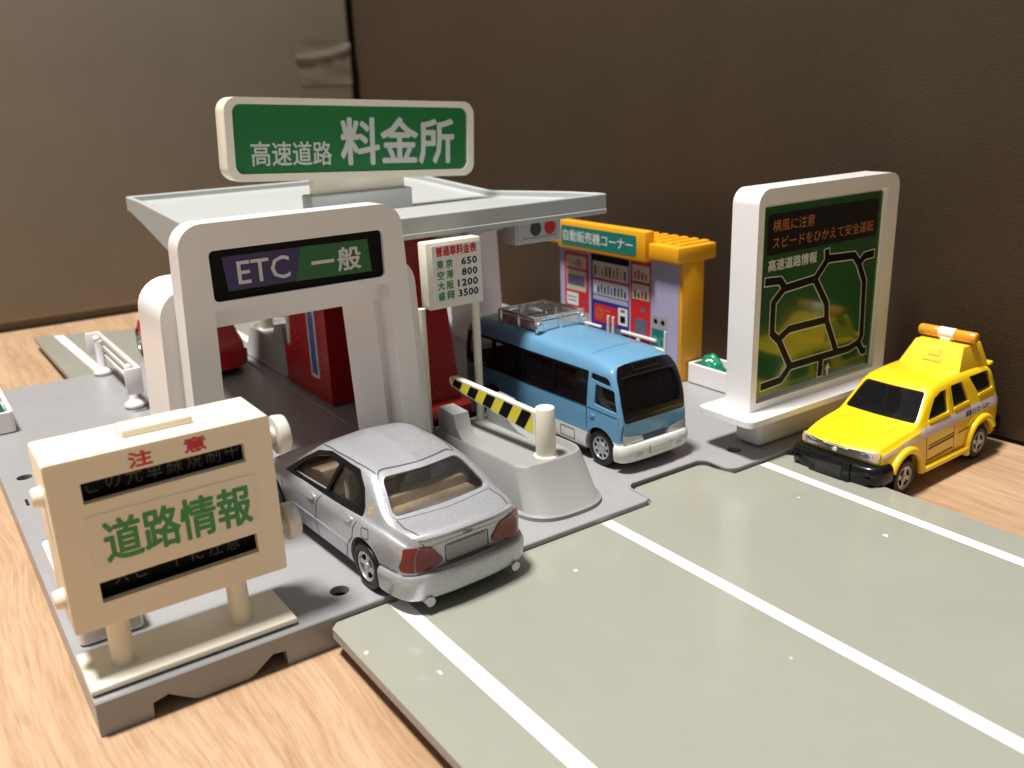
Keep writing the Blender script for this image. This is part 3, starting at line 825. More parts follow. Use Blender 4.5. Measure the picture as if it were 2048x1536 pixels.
bm = nb(); lettering(bm, '高速道路情報', Pm, (19.44, 21.50, 5.05, 5.38), .012, bold=.025); obj('white_lettering', bm, PGREY, mp, world=True, smooth=0)
paths = [[(19.32, 4.79), (19.98, 4.75), (20.2, 4.49)], [(20.16, 4.5), (21.45, 4.58)], [(21.48, 4.57), (21.97, 5.05), (21.93, 5.4)], [(21.96, 5.09), (23.22, 5.03), (23.48, 4.76)], [(23.48, 4.76), (23.74, 4.95), (24.22, 4.97)], [(23.48, 4.76), (23.81, 4.18), (23.9, 2.47), (23.76, 2.29)], [(23.76, 2.29), (24.02, 1.96), (24.22, 1.98)], [(23.76, 2.29), (23.31, 2.18), (22.72, 2.18)], [(21.48, 4.57), (22.08, 3.77), (22.14, 3.25), (22.72, 2.19)], [(22.13, 3.28), (20.47, 3.29), (20.04, 3.06)], [(20.16, 4.5), (19.74, 4.17), (19.75, 3.28), (20.05, 3.04), (20.61, 2.17)], [(20.61, 2.17), (22.72, 2.18)], [(20.61, 2.17), (20.23, 1.83), (19.35, 1.79)], [(22.0, 2.1), (22.0, 1.55)]]
def ext(p, w):     # lengthen free ends a little so that outlines close
    return p
bm = nb(); fill(bm, [q for p in paths for q in strip(p, .275)], Pm, .006)
obj('road_outline', bm, PGREY, mp, world=True, smooth=0)
sh = []
for p in paths:
    q = list(p)
    for i, j in ((0, 1), (-1, -2)):
        a, b = Vector(q[i]), Vector(q[j])
        free = sum(1 for r in paths for e in (r[0], r[-1]) if (Vector(e)-a).length < .14) == 1 and tuple(q[i]) != (22.0, 2.1) and tuple(q[i]) != (22.13, 3.28) and tuple(q[i]) != (21.96, 5.09)
        if free: q[i] = tuple(a+(b-a).normalized()*.03)
    sh.append(q)
bm = nb(); fill(bm, [q for p in sh for q in strip(p, .215)], Pm, .010)
obj('road_line', bm, PBLACK, mp, world=True, smooth=0)
bm = nb(); fill(bm, [[(22.31, 1.54), (22.39, 1.54), (22.39, 1.74), (22.47, 1.74), (22.35, 1.92), (22.23, 1.74), (22.31, 1.74)]], Pm, .006); obj('arrow', bm, PGREY, mp, world=True, smooth=0)

# ================================================================== drink corner kiosk
vk = thing('vending_kiosk', 'yellow roofed vending machine corner against the dark board at the back right', 'kiosk', (22.8, 25.2, 0))
xk = 21.95
K = lambda u, v, d: Vector((xk-d, u, v))       # u = world y
bm = nb(); add_box(bm, xk, 23.0, 21.72, 28.5, 0, 4.35, bev=.06); obj('body', bm, YELP, vk, world=True)
bm = nb(); add_box(bm, 21.62, 23.46, 21.62, 29.0, 4.22, 4.78, bev=.07)
for k in range(15):
    y = 21.85+k*.49
    xw = 23.3
    add_box(bm, 21.95, 23.35, y, y+.26, 4.74, 4.85, bev=.03, seg=1)
obj('roof', bm, YELP, vk, world=True)
bm = nb(); add_box(bm, 21.46, 21.9, 23.05, 27.98, 4.12, 5.2, bev=.07); sbd = obj('sign_block', bm, YELP, vk, world=True)
S = left_plane(21.46)
bm = nb(); slab(bm, rrect(-27.72, -23.50, 4.30, 5.02, .08), S, 0, .015); sp = obj('sign_plate', bm, PTEAL, sbd, world=True, smooth=0)
bm = nb(); lettering(bm, '自動販売機コーナー', S, (-27.60, -23.66, 4.44, 4.88), .024, bold=.022); obj('lettering', bm, PGREY, sp, world=True, smooth=0)
S = left_plane(xk)
def pr(name, mat, parent, u0, u1, v0, v1, d, r=.02):
    bm = nb(); fill(bm, [rrect(-u0, -u1, v0, v1, r, 3)], S, d); return obj(name, bm, mat, parent, world=True, smooth=0)
bm = nb(); slab(bm, [(-28.45, .05), (-21.86, .05), (-21.86, 4.28), (-28.45, 4.28)], S, 0, .02); pnl = obj('printed_panel', bm, PLAV, vk, world=True, smooth=0)
pr('left_machine', PRED, pnl, 28.16, 26.68, 1.62, 3.92, .024, .08)
def cans(u0, u1, v0, h, n, d, cols, seed):
    rnd = random.Random(seed); by = {}
    for k in range(n):
        u = u0+(u1-u0)*(k+.5)/n; w = abs(u1-u0)/n*.30; hh = h*rnd.uniform(.65, 1.0)
        by.setdefault(cols[rnd.randrange(len(cols))].name, []).append(rrect(-u-w, -u+w, v0, v0+hh, w*.5, 2))
    for nm, ps in by.items():
        for p_ in ps:
            bm = nb(); fill(bm, [p_], S, d); obj('drink', bm, MATS[nm], pnl, world=True, smooth=0)
PDG = M('print_bottle_green', (.03, .10, .04), .4, bump=0); PBR = M('print_bottle_brown', (.11, .05, .025), .4, bump=0)
PCRE = M('print_display_cream', (.62, .54, .48), .35, bump=0); PLB = M('print_display_pale', (.52, .53, .58), .35, bump=0)
pr('display', PCRE, pnl, 28.04, 26.84, 3.32, 3.78, .028); cans(27.95, 26.95, 3.36, .34, 7, .031, [PRED, PBR, PPINK], 3)
pr('display', PCRE, pnl, 28.04, 26.84, 2.42, 3.22, .028); pr('display', PSLATE, pnl, 27.98, 26.92, 2.62, 3.02, .031)
pr('notice', PWHITE, pnl, 28.04, 27.32, 1.82, 2.32, .028)
pr('notice_line', PSLATE, pnl, 27.96, 27.42, 2.12, 2.16, .031); pr('notice_line', PSLATE, pnl, 27.96, 27.42, 1.98, 2.02, .031)
pr('coin_slot', PSLATE, pnl, 27.06, 26.88, 1.94, 2.08, .028); pr('machine_foot', PSLATE, pnl, 28.0, 26.8, .9, 1.35, .024)
pr('middle_machine', PBLUE, pnl, 26.54, 24.38, .35, 3.98, .024, .03); pr('machine_hood', PBLACK, pnl, 26.5, 24.42, 3.76, 4.2, .027)
pr('display', PCRE, pnl, 26.42, 24.42, 3.12, 3.74, .028); cans(26.38, 24.5, 3.20, .46, 9, .031, [PDG, PDG, PBR, PORANGE, PPINK], 5)
pr('shelf_edge', PRED, pnl, 26.42, 24.42, 3.03, 3.11, .028)
pr('display', PLB, pnl, 26.42, 24.42, 2.48, 3.02, .028); cans(26.38, 24.5, 2.54, .36, 10, .031, [PSLATE, PBLUE, PWHITE, PDG], 9)
pr('selector_strip', PLAV, pnl, 26.42, 24.42, 2.26, 2.44, .028)
pr('poster', PRED, pnl, 26.36, 25.02, 1.42, 2.1, .028)
bm = nb()
for rr in (.24, .14):
    slab(bm, ellipse(-26.05, 1.76, rr, rr, 20), S, .029, .032, [ellipse(-26.05, 1.76, rr-.045, rr-.045, 20)])
fill(bm, [rrect(-25.72, -25.42, 1.88, 1.94, .02, 2), rrect(-25.68, -25.34, 1.72, 1.78, .02, 2), rrect(-25.72, -25.30, 1.56, 1.61, .02, 2)], S, .031)
obj('poster_print', bm, PORANGE, pnl, world=True, smooth=0)
pr('coin_panel', PWHITE, pnl, 24.98, 24.46, 1.5, 2.16, .028); pr('coin_slot', PBLACK, pnl, 24.86, 24.58, 1.6, 1.86, .031); pr('coin_slot', PSLATE, pnl, 24.84, 24.6, 2.0, 2.1, .031)
pr('pickup_flap', PSLATE, pnl, 25.7, 24.6, .95, 1.36, .028)
pr('right_machine', PRED, pnl, 24.30, 23.24, .85, 4.12, .024, .03)
pr('display', PCRE, pnl, 24.20, 23.32, 3.3, 3.88, .028); cans(24.15, 23.4, 3.36, .4, 4, .031, [PRED, PRED, PORANGE], 4); pr('shelf_edge', PBR, pnl, 24.2, 23.32, 3.22, 3.29, .028)
pr('display', PCRE, pnl, 24.20, 23.32, 2.64, 3.2, .028); cans(24.15, 23.4, 2.68, .3, 4, .031, [PBR, PDG, PRED], 2)
pr('coin_slot', PSLATE, pnl, 23.72, 23.52, 2.22, 2.38, .028); pr('pickup_flap', PSLATE, pnl, 24.06, 23.44, 1.36, 1.94, .028)
pr('machine_foot', PBLACK, pnl, 24.3, 23.24, .55, .85, .024)
bn = pr('recycling_bin', M('print_bin_grey', (.33, .33, .35), .35, bump=0), pnl, 23.2, 22.42, .62, 2.18, .024, .02)
pr('bin_front', PTEAL, pnl, 23.16, 22.5, .8, 1.72, .028)
for cu in (-22.98, -22.62):
    bm = nb(); fill(bm, [ellipse(cu, 2.0, .1, .09, 16)], S, .028); obj('bin_hole', bm, PBLACK, pnl, world=True, smooth=0)
for cu in (-22.98, -22.66):
    bm = nb(); slab(bm, ellipse(cu, 1.26, .13, .19, 16), S, .029, .031, [ellipse(cu, 1.26, .095, .155, 16)]); obj('bin_mark', bm, M('print_bin_mark', (.16, .42, .40), .4, bump=0), pnl, world=True, smooth=0)
for (ua, ub, za, zb) in ((27.23, 25.9, 1.20, 1.28), (24.77, 22.9, 1.24, 1.34), (26.28, 25.5, .92, .99), (25.19, 24.43, .92, .99), (23.27, 22.45, .96, 1.06), (27.9, 27.0, .86, .93)):
    bm = nb(); add_box(bm, xk-.10, xk-.02, ub, ua, za, zb, bev=.02, seg=1); obj('rail', bm, PWHITE, vk, world=True)
for (ua, ub, za, zb) in ((26.88, 26.70, .3, 1.2), (23.92, 23.74, .3, 1.25), (25.55, 25.47, .3, 1.75), (25.27, 25.19, .3, 1.75), (22.50, 22.42, .3, 1.72)):
    bm = nb(); add_box(bm, xk-.09, xk-.02, ub, ua, za, zb, bev=.015, seg=1); obj('rail_post', bm, PWHITE, vk, world=True)

# ================================================================== planters
def planter(label, x, y, rot, ln):
    t = thing('planter', label, 'planter', (x, y, 0), rot, 'white planters with green plastic bushes')
    w = 1.2
    bm = nb(); slab(bm, rrect(-w/2, w/2, -ln/2, ln/2, .12, 4), top_plane(.05), 0, .66, [rrect(-w/2+.13, w/2-.13, -ln/2+.13, ln/2-.13, .06, 3)])
    slab(bm, rrect(-w/2+.1, w/2-.1, -ln/2+.1, ln/2-.1, .06, 3), top_plane(.0), 0, .3)
    es = [e for e in bm.edges if len(e.link_faces) == 2 and e.calc_face_angle(0) > .8 and e.verts[0].co.z > .6]
    bmesh.ops.bevel(bm, geom=es, offset=.04, segments=2, profile=.5, affect='EDGES', clamp_overlap=True)
    obj('trough', bm, WHITE, t, smooth=40)
    rnd = random.Random(int(ln*100)+int(x))
    n = max(2, int(ln/1.15))
    for k in range(n):
        bm = nb(); yy = -ln/2+ln*(k+.5)/n
        bmesh.ops.create_icosphere(bm, subdivisions=4, radius=1)
        for v in bm.verts:
            p = v.co.copy(); g = noise.noise(p*1.6+Vector((k*7, x, 0)))*.34+noise.noise(p*3.4+Vector((k*3, 0, 4)))*.14
            p *= 1+g
            v.co = Vector((p.x*.40, yy+p.y*.52, .34+max(p.z, -.3)*.62*(1.05-.25*abs(p.y))))
        obj('bush', bm, LEAF, t, smooth=60)
    return t
planter('white planter with a green bush beside the map board at the right', 22.78, 19.85, 0, 3.6)
planter('white planter at the left picture edge, far end of the base', 1.75, 33.9, 0, 3.8)
planter('white planter standing behind the cream message sign', 2.16, 19.35, 0, 3.9)

# ================================================================== white guard rail behind the gate
gr = thing('guard_rail', 'white plastic guard rail behind the gate at the left', 'guard rail', (6.05, 34.6, 0))
for y in (32.05, 37.1):
    bm = nb(); add_lathe(bm, [(0, 0), (.30, 0), (.36, .08), (.33, .17), (.2, .26), (.15, .34), (.145, 1.35), (0, 1.42)], (6.05, y, 0), (0, 0, 1), 22); obj('post', bm, WHITE, gr, world=True, smooth=60)
for z in (.72, 1.08, 1.46):
    bm = nb(); add_box(bm, 6.17, 6.30, 31.5, 37.9, z-.075, z+.075, bev=.03, seg=2); obj('rail', bm, WHITE, gr, world=True)
for y, s in ((37.85, 1), (31.5, -1)):
    bm = nb(); add_box(bm, 5.75, 6.3, y-.06, y+.06, .62, 1.54, bev=.04, seg=2); obj('end_plate', bm, WHITE, gr, world=True)
for y in (32.05, 37.1):
    bm = nb(); add_ball(bm, (6.0, y, 1.44), .13); obj('bolt_cap', bm, WHITE, gr, world=True)
# ================================================================== die-cast cars
def lerp_keys(keys):
    """smooth (Catmull-Rom) interpolation through (x, value) keys"""
    ks = sorted(keys)
    def fn(x):
        if x <= ks[0][0]: return ks[0][1]
        if x >= ks[-1][0]: return ks[-1][1]
        for i in range(len(ks)-1):
            if ks[i][0] <= x <= ks[i+1][0]:
                x0, a = ks[i]; x1, b = ks[i+1]; t = (x-x0)/(x1-x0)
                sl = (b-a)/(x1-x0)
                m0 = (b-ks[i-1][1])/(x1-ks[i-1][0]) if i > 0 else sl
                m1 = (ks[i+2][1]-a)/(ks[i+2][0]-x0) if i+2 < len(ks) else sl
                # limit overshoot
                if sl == 0: m0 = m1 = 0
                else:
                    m0 = max(min(m0/sl, 2.2), 0)*sl; m1 = max(min(m1/sl, 2.2), 0)*sl
                h = x1-x0
                return a*(2*t**3-3*t*t+1)+b*(-2*t**3+3*t*t)+m0*h*(t**3-2*t*t+t)+m1*h*(t**3-t*t)
    return fn
def chaikin(P, it=2):
    for _ in range(it):
        Q = [P[0]]
        for a, b in zip(P, P[1:]):
            Q.append((a[0]*.75+b[0]*.25, a[1]*.75+b[1]*.25)); Q.append((a[0]*.25+b[0]*.75, a[1]*.25+b[1]*.75))
        Q.append(P[-1]); P = Q
    return P
def shell(sect, x0, x1, n=64, r0=.35, r1=.35, bow0=.2, bow1=.2, rake=None, zin=.8, it=2):
    bm = nb(); xs = []
    for k in range(n+1):
        t = k/n; xs.append(x0+(x1-x0)*(.5-.5*cos(pi*t))*.55+(x1-x0)*t*.45)
    for r, s, e in ((r0, 1, x0), (r1, -1, x1)):
        for q in (.02, .06, .12, .22, .35, .55, .8): xs.append(e+s*r*q)
    xs = sorted(set(round(x, 4) for x in xs))
    rings = []
    for x in xs:
        P = chaikin(sect(x), it)
        w = max(p[0] for p in P); zl = min(p[1] for p in P); zh = max(p[1] for p in P)
        s = 0
        for d, r in ((x-x0, r0), (x1-x, r1)):
            if d < r: s = max(s, r-sqrt(max(0, r*r-(r-d)**2)))
        R = []
        half = []
        for (y, z) in P:
            yy = y*max(w-s, .05)/w; zz = zl+s*.5+(z-zl)*(zh-zl-s*.5-s*zin)/(zh-zl)
            half.append((yy, zz))
        full = half+[(-y, z) for (y, z) in half[-2:0:-1]]
        for (y, z) in full:
            xx = x; yn = min(1, abs(y)/w)
            if x-x0 < 1.6: xx += bow0*yn**2.4*(1-(x-x0)/1.6)
            if x1-x < 1.6: xx -= bow1*yn**2.4*(1-(x1-x)/1.6)
            if rake: xx = rake(xx, y, z)
            R.append(bm.verts.new((xx, y, z)))
        rings.append(R)
    m = len(rings[0])
    for A, B in zip(rings, rings[1:]):
        for k in range(m): bm.faces.new((A[k], A[(k+1) % m], B[(k+1) % m], B[k]))
    for R in (rings[0], rings[-1]):
        h = m//2        # strips across the end face
        for k in range(h):
            a, b, c, d = R[k], R[k+1], R[(m-k-1) % m], R[(m-k) % m]
            q = []
            for v in (a, b, c, d):
                if v not in q: q.append(v)
            if len(q) > 2:
                try: bm.faces.new(q)
                except ValueError: pass
    bmesh.ops.recalc_face_normals(bm, faces=bm.faces[:])
    return bm
def boolean(o, cut, op='DIFFERENCE'):
    bmesh.ops.recalc_face_normals(cut, faces=cut.faces[:])
    me = bpy.data.meshes.new('cut'); cut.to_mesh(me); cut.free()
    c = bpy.data.objects.new('cut', me); COL.objects.link(c); c.parent = o.parent
    md = o.modifiers.new('b', 'BOOLEAN'); md.operation = op; md.object = c; md.solver = 'EXACT'
    bpy.context.view_layer.update()
    dg = bpy.context.evaluated_depsgraph_get()
    new = bpy.data.meshes.new_from_object(o.evaluated_get(dg), depsgraph=dg)
    o.modifiers.remove(md); old = o.data; nm = old.name; o.data = new; bpy.data.meshes.remove(old); new.name = nm
    bpy.data.objects.remove(c); bpy.data.meshes.remove(me)
def finish(o, ang=32):
    for p in o.data.polygons: p.use_smooth = True
    o.data.set_sharp_from_angle(angle=radians(ang))
def caster(bvh, axis, side):
    ax = 'XYZ'.index(axis)
    def f(u, v):
        if axis == 'X': o = Vector((side*9, u, v)); d = Vector((-side, 0, 0))
        elif axis == 'Y': o = Vector((u, side*9, v)); d = Vector((0, -side, 0))
        else: o = Vector((u, v, side*9)); d = Vector((0, 0, -side))
        h, n, i, dist = bvh.ray_cast(o, d)
        if h is None:
            h, n, i, dist = bvh.find_nearest(o+d*7.6)
        if n.dot(d) > 0: n = -n
        return h, n
    return f
def patch(bvh, outers, axis, side, off, res=.1, holes=(), skirt=.03, union=False):
    if outers and not isinstance(outers[0][0], (tuple, list, Vector)): outers = [outers]
    V, F = tri2d(outers, holes, res)
    ca = caster(bvh, axis, side); bm = nb(); T, S = {}, {}
    for fc in F:
        for i in fc:
            if i not in T:
                h, n = ca(V[i].x, V[i].y); T[i] = bm.verts.new(h+n*off)
                S[i] = (h, n)
    cnt = {}
    for fc in F:
        try: bm.faces.new([T[i] for i in fc])
        except ValueError: continue
        for a in range(len(fc)):
            e = (fc[a], fc[(a+1) % len(fc)]); cnt.setdefault(tuple(sorted(e)), []).append(e)
    if skirt:
        D = {}
        for k, l in cnt.items():
            if len(l) == 1:
                i, j = l[0]
                for q in (i, j):
                    if q not in D: D[q] = bm.verts.new(S[q][0]+S[q][1]*(off-skirt))
                bm.faces.new((T[j], T[i], D[i], D[j]))
    return bm
def ribbon(bvh, pts, w, axis, side, off=.004, res=.12, closed=False):
    P = list(pts)+([pts[0]] if closed else [])
    ca = caster(bvh, axis, side); bm = nb()
    P = resample(P, res, False); L = []
    for i, p in enumerate(P):
        a = Vector(P[max(i-1, 0)]); b = Vector(P[min(i+1, len(P)-1)]); d = (b-a)
        if d.length < 1e-6: d = Vector((1, 0))
        d.normalize(); n = Vector((-d.y, d.x))*w/2; p = Vector(p)
        q = []
        for s in (n, -n):
            h, nn = ca(p.x+s.x, p.y+s.y); q.append(bm.verts.new(h+nn*off))
        L.append(q)
    for A, B in zip(L, L[1:]): bm.faces.new((A[0], A[1], B[1], B[0]))
    return bm
def merge(bms):
    out = nb()
    for b in bms:
        me = bpy.data.meshes.new('m'); b.to_mesh(me); b.free(); out.from_mesh(me); bpy.data.meshes.remove(me)
    return out
def text_on(bvh, s, axis, side, box, off, bold=0.0, flip=False, shear=0):
    V, F = text2d(s, bold); xs = [p[0] for p in V]; ys = [p[1] for p in V]; ca = caster(bvh, axis, side); bm = nb(); vs = []
    u0, u1, v0, v1 = box
    for (x, y) in V:
        t = (x-min(xs))/(max(xs)-min(xs)); tv = (y-min(ys))/(max(ys)-min(ys))
        h, n = ca(u0+t*(u1-u0), v0+tv*(v1-v0)+shear*t); vs.append(bm.verts.new(h+n*off))
    for fc in F:
        try: bm.faces.new([vs[i] for i in fc])
        except ValueError: pass
    return bm
def prismY(poly, y0, y1):
    bm = nb(); slab(bm, poly, lambda u, v, d: Vector((u, d, v)), y0, y1); return bm
def prismX(poly, x0, x1):
    bm = nb(); slab(bm, poly, lambda u, v, d: Vector((d, u, v)), x0, x1); return bm
def roundpoly(P, r=.08, n=4):
    out = []; m = len(P)
    for i in range(m):
        p0, p, p1 = Vector(P[i-1]), Vector(P[i]), Vector(P[(i+1) % m])
        a = (p0-p); b = (p1-p); k = min(r, a.length*.45, b.length*.45)
        A = p+a.normalized()*k; B = p+b.normalized()*k
        for t in range(n+1):
            s = t/n; out.append(tuple(A*(1-s)**2+p*2*s*(1-s)+B*s*s))
    return out
def grow(P, s=1.0, m=.04):
    c = sum((Vector(p) for p in P), Vector((0, 0)))/len(P)
    return [tuple(Vector(p)+(Vector(p)-c).normalized()*m) for p in P]
def wheel(car, x, y, r, w, kind='five'):
    s = 1 if y > 0 else -1
    bm = nb()
    add_lathe(bm, [(r*.60, -w), (r*.93, -w), (r, -w*.86), (r, -.10), (r*.985, -.05), (r*.95, -.015), (r*.88, 0), (r*.70, .0), (r*.645, -.02), (r*.63, -.09), (0, -.09)], (x, y, r), (0, s, 0), 40)
    ty = obj('wheel', bm, RUBBER, car, smooth=40)
    bm = nb(); c = Vector((x, y, r)); Q = lambda u, v, d: c+Vector((u, s*d, v))
    ro = r*.63
    n = {'five': 5, 'four': 4, 'slot': 8}[kind]
    holes = []
    for k in range(n):
        a0 = 2*pi*(k+.5)/n+.25; da = pi/n*({'five': .72, 'four': .70, 'slot': .60}[kind])
        ra, rb = ({'five': (.36, .80), 'four': (.40, .80), 'slot': (.56, .86)}[kind])
        hp = [(ro*rb*cos(a0+da*t), ro*rb*sin(a0+da*t)) for t in (-1, -.5, 0, .5, 1)]+[(ro*ra*cos(a0+da*t*.86), ro*ra*sin(a0+da*t*.86)) for t in (1, .5, 0, -.5, -1)]
        holes.append(roundpoly(hp, .03, 2))
    slab(bm, ellipse(0, 0, ro, ro, 40), Q, -.03, -.075, holes)
    hub = {'five': .30, 'four': .26, 'slot': .42}[kind]
    slab(bm, ellipse(0, 0, ro*hub, ro*hub, 20), Q, -.0, -.05, [ellipse(0, 0, ro*hub*.62, ro*hub*.62, 16)])
    if kind != 'five': slab(bm, ellipse(0, 0, ro*hub*.5, ro*hub*.5, 16), Q, -.005, -.05)
    add_lathe(bm, [(ro*1.0, -.06), (ro*1.0, -.008), (ro*.93, -.008), (ro*.9, -.05)], c, (0, s, 0), 40)
    obj('rim', bm, SILV, ty, smooth=35)
    return ty
LINE = M('panel_line', (.06, .065, .08), .5, bump=0)

# ------------------------------------------------------------------ silver sedan
def sedan():
    t = thing('silver_sedan', 'silver metallic toy sedan entering the white gate, seen from behind', 'toy car', (8.50, 18.27, 0), radians(93.2))
    hw = lerp_keys([(-4.2, 1.36), (-3.6, 1.46), (-2.4, 1.56), (0, 1.57), (2.6, 1.55), (3.5, 1.44), (4.2, 1.2)])
    zb = lerp_keys([(-4.2, .26), (-3, .24), (0, .26), (3, .24), (4.2, .26)])
    zs = lerp_keys([(-4.2, 1.36), (-3.2, 1.50), (-2, 1.54), (0, 1.50), (1.8, 1.42), (3.2, 1.2), (4.2, .9)])
    zt = lerp_keys([(-4.2, 1.58), (-3.9, 1.64), (-3.35, 1.67), (-3.08, 1.74), (-2.2, 2.27), (-1.7, 2.41), (-.9, 2.49), (-.1, 2.49), (.6, 2.38), (1.1, 2.12), (1.8, 1.70), (2.1, 1.60), (3.0, 1.46), (3.8, 1.20), (4.2, 1.0)])
    def sect(x, ins=0.0, zfloor=None):
        w = hw(x)-ins; b = zb(x) if zfloor is None else zfloor; s = zs(x); T = zt(x)-ins; h = max(T-s, .04)
        k = max(0, min(1, (h-.22)/.75)); k = k*k*(3-2*k)
        yr = (w*.80)*(1-k)+(1.06-ins)*k; yg = w*.90
        q = .4 if zfloor else 1
        return [(0, b), (w*.78, b), (w*.95, b+.05*q), (w*.985, b+.32*q), (w, b+.62*q), (w, s-.22), (w*.985, s-.08), (w*.95, s+.02*k+.0), (yg, s+.06*h+.02), ((yg+yr)/2+.03, s+.5*h), (yr+.05, s+.86*h), (yr*.84, T-.015), (yr*.45, T+.02*k), (0, T+.045*k+.01)]
    bm = shell(sect, -4.2, 4.2, 70, .18, .4, .34, .45, zin=.5)
    bvh = BVHTree.FromBMesh(bm)
    body = obj('body', bm, SILVER, t, smooth=0)
    cav = shell(lambda x: sect(x, .09, .62), -3.12, 1.9, 40, .05, .05, 0, 0)
    # wheel wells
    wx = (-2.42, 2.45)
    for x in wx:
        cb = nb()
        for s in (1, -1): add_cyl(cb, (x, s*.95, .54), (x, s*2, .54), .68, .64, 40)
        boolean(body, cb)
    boolean(body, cav)
    front = roundpoly([(1.50, 1.56), (-.42, 1.64), (-.72, 2.25), (-.1, 2.29), (.45, 2.16), (.95, 1.92)], .10)
    rear = roundpoly([(-.56, 1.65), (-2.06, 1.72), (-1.84, 2.06), (-1.45, 2.24), (-.86, 2.26)], .12)
    black = roundpoly([(1.98, 1.45), (.8, 1.53), (-2.24, 1.59), (-2.22, 1.78), (-1.96, 2.13), (-1.52, 2.34), (-.8, 2.37), (-.1, 2.38), (.5, 2.26), (1.05, 1.98)], .07)
    boolean(body, prismY(grow(front), -2, 2)); boolean(body, prismY(grow(rear), -2, 2))
    rw = roundpoly([(-1.12, 1.715), (1.12, 1.715), (.90, 2.28), (-.90, 2.28)], .14)
    boolean(body, prismX(rw, -3.6, -1.75))
    ws = roundpoly([(-1.12, 1.80), (1.12, 1.80), (.90, 2.36), (-.90, 2.36)], .12)
    boolean(body, prismX(ws, .3, 2.1))
    finish(body)
    for s in (1, -1):
        obj('window_trim', patch(bvh, [black], 'Y', s, .012, .09, [front, rear], skirt=.05), BLACKP, t, smooth=50)
        obj('side_window', patch(bvh, [rear], 'Y', s, -.035, .12, skirt=0), GL_SED, t, smooth=60)
        # the lead pillar between the doors
        obj('pillar', patch(bvh, [[(-.42, 1.62), (-.56, 1.63), (-.87, 2.29), (-.72, 2.29)]], 'Y', s, .03, .1, skirt=.06), BLACKP, t, smooth=50)
        # doors: cut lines, handles, side moulding
        L = merge([ribbon(bvh, [(-.40, 1.56), (-.16, 1.32), (-.02, .85), (-.04, .36)], .035, 'Y', s), ribbon(bvh, [(-2.2, 1.56), (-1.98, 1.28), (-1.92, 1.05), (-1.66, .82), (-1.46, .4)], .03, 'Y', s),
                   ribbon(bvh, [(1.9, 1.34), (1.84, .9), (1.62, .42)], .03, 'Y', s), ribbon(bvh, [(1.6, .38), (-1.5, .38)], .03, 'Y', s), ribbon(bvh, roundpoly([(-2.38, 1.22), (-2.38, 1.44), (-2.66, 1.46), (-2.68, 1.24)], .05), .022, 'Y', s, closed=True),
                   ribbon(bvh, [(-2.98, .82), (-3.62, .80)], .03, 'Y', s)])
        obj('panel_lines', L, LINE, t, smooth=0)
        for hx, hz in ((.16, 1.38), (-1.72, 1.44)):
            obj('door_handle', patch(bvh, [ellipse(hx, hz, .21, .075, 18)], 'Y', s, .035, .07, skirt=.05), SILVER, t, smooth=60)
        obj('side_moulding', patch(bvh, [[(1.55, .80), (-1.70, .80), (-1.66, .86), (1.58, .86)]], 'Y', s, .012, .2, skirt=.02), SILVER, t, smooth=50)
        obj('pillar_badge', ribbon(bvh, rrect(-2.50, -2.40, 1.70, 1.83, .02, 2), .022, 'Y', s, .006, .05, closed=True), GOLD, t, smooth=0)
    obj('rear_window', patch(bvh, [rw], 'X', -1, -.03, .14, skirt=0), GL_SED, t, smooth=60)
    obj('rear_window_trim', patch(bvh, [roundpoly([(-1.19, 1.685), (1.19, 1.685), (.95, 2.33), (-.95, 2.33)], .16)], 'X', -1, .016, .1, [rw], skirt=.04), SILVER, t, smooth=50)
    obj('windscreen', patch(bvh, [ws], 'X', 1, -.03, .16, skirt=0), GL_SED, t, smooth=60)
    # roof and boot lines
    rl = []
    for s in (1, -1):
        rl += [ribbon(bvh, [(.55, s*.98), (-.3, s*1.02), (-1.2, s*1.0), (-1.95, s*.93)], .03, 'Z', 1), ribbon(bvh, [(-3.12, s*1.10), (-3.5, s*1.12), (-4.0, s*1.02)], .03, 'Z', 1)]
    rl += [ribbon(bvh, roundpoly([(-1.17, 1.705), (1.17, 1.705), (.94, 2.365), (-.94, 2.365)], .2), .014, 'X', -1, .004, .1, closed=True)]
    rl += [ribbon(bvh, [(-1.04, 1.50), (-1.0, 1.34)], .026, 'X', -1), ribbon(bvh, [(1.04, 1.50), (1.0, 1.34)], .026, 'X', -1), ribbon(bvh, [(-1.3, .76), (-.8, .745), (0, .74), (.8, .745), (1.3, .76)], .035, 'X', -1)]
    obj('boot_lines', merge(rl), LINE, t, smooth=0)
    # rear bumper
    bm = nb(); hp = [(-3.02, 1.545), (-3.4, 1.525), (-3.7, 1.475), (-3.95, 1.37), (-4.08, 1.22), (-4.16, .95), (-4.22, .5)]
    plan_sweep(bm, hp[::-1][:0]+hp+[(-4.23, 0)]+[(x, -y) for x, y in hp[::-1]], [(-.2, .22), (-.03, .235), (.0, .30), (.025, .60), (.02, .70), (-.02, .76), (-.2, .775)][::1])
    obj('rear_bumper', bm, SILVER, t, smooth=40)
    bm = nb(); plan_sweep(bm, [(-4.0, 1.12), (-4.09, 1.0), (-4.17, .6), (-4.185, 0), (-4.17, -.6), (-4.09, -1.0), (-4.0, -1.12)], [(-.16, 1.565), (.0, 1.575), (.015, 1.555), (-.03, 1.50), (-.16, 1.48)])
    obj('boot_lip', bm, SILVER, t, smooth=40)
    tl = [(1.38, .86), (1.40, .96), (1.33, 1.36), (1.02, 1.38), (.82, 1.30), (.58, .96), (.60, .88), (.95, .80)]
    for s in (1, -1):
        obj('tail_light', patch(bvh, [roundpoly([(y*s, z) for y, z in tl], .05)], 'X', -1, .03, .09, skirt=.06), TAIL, t, smooth=50)
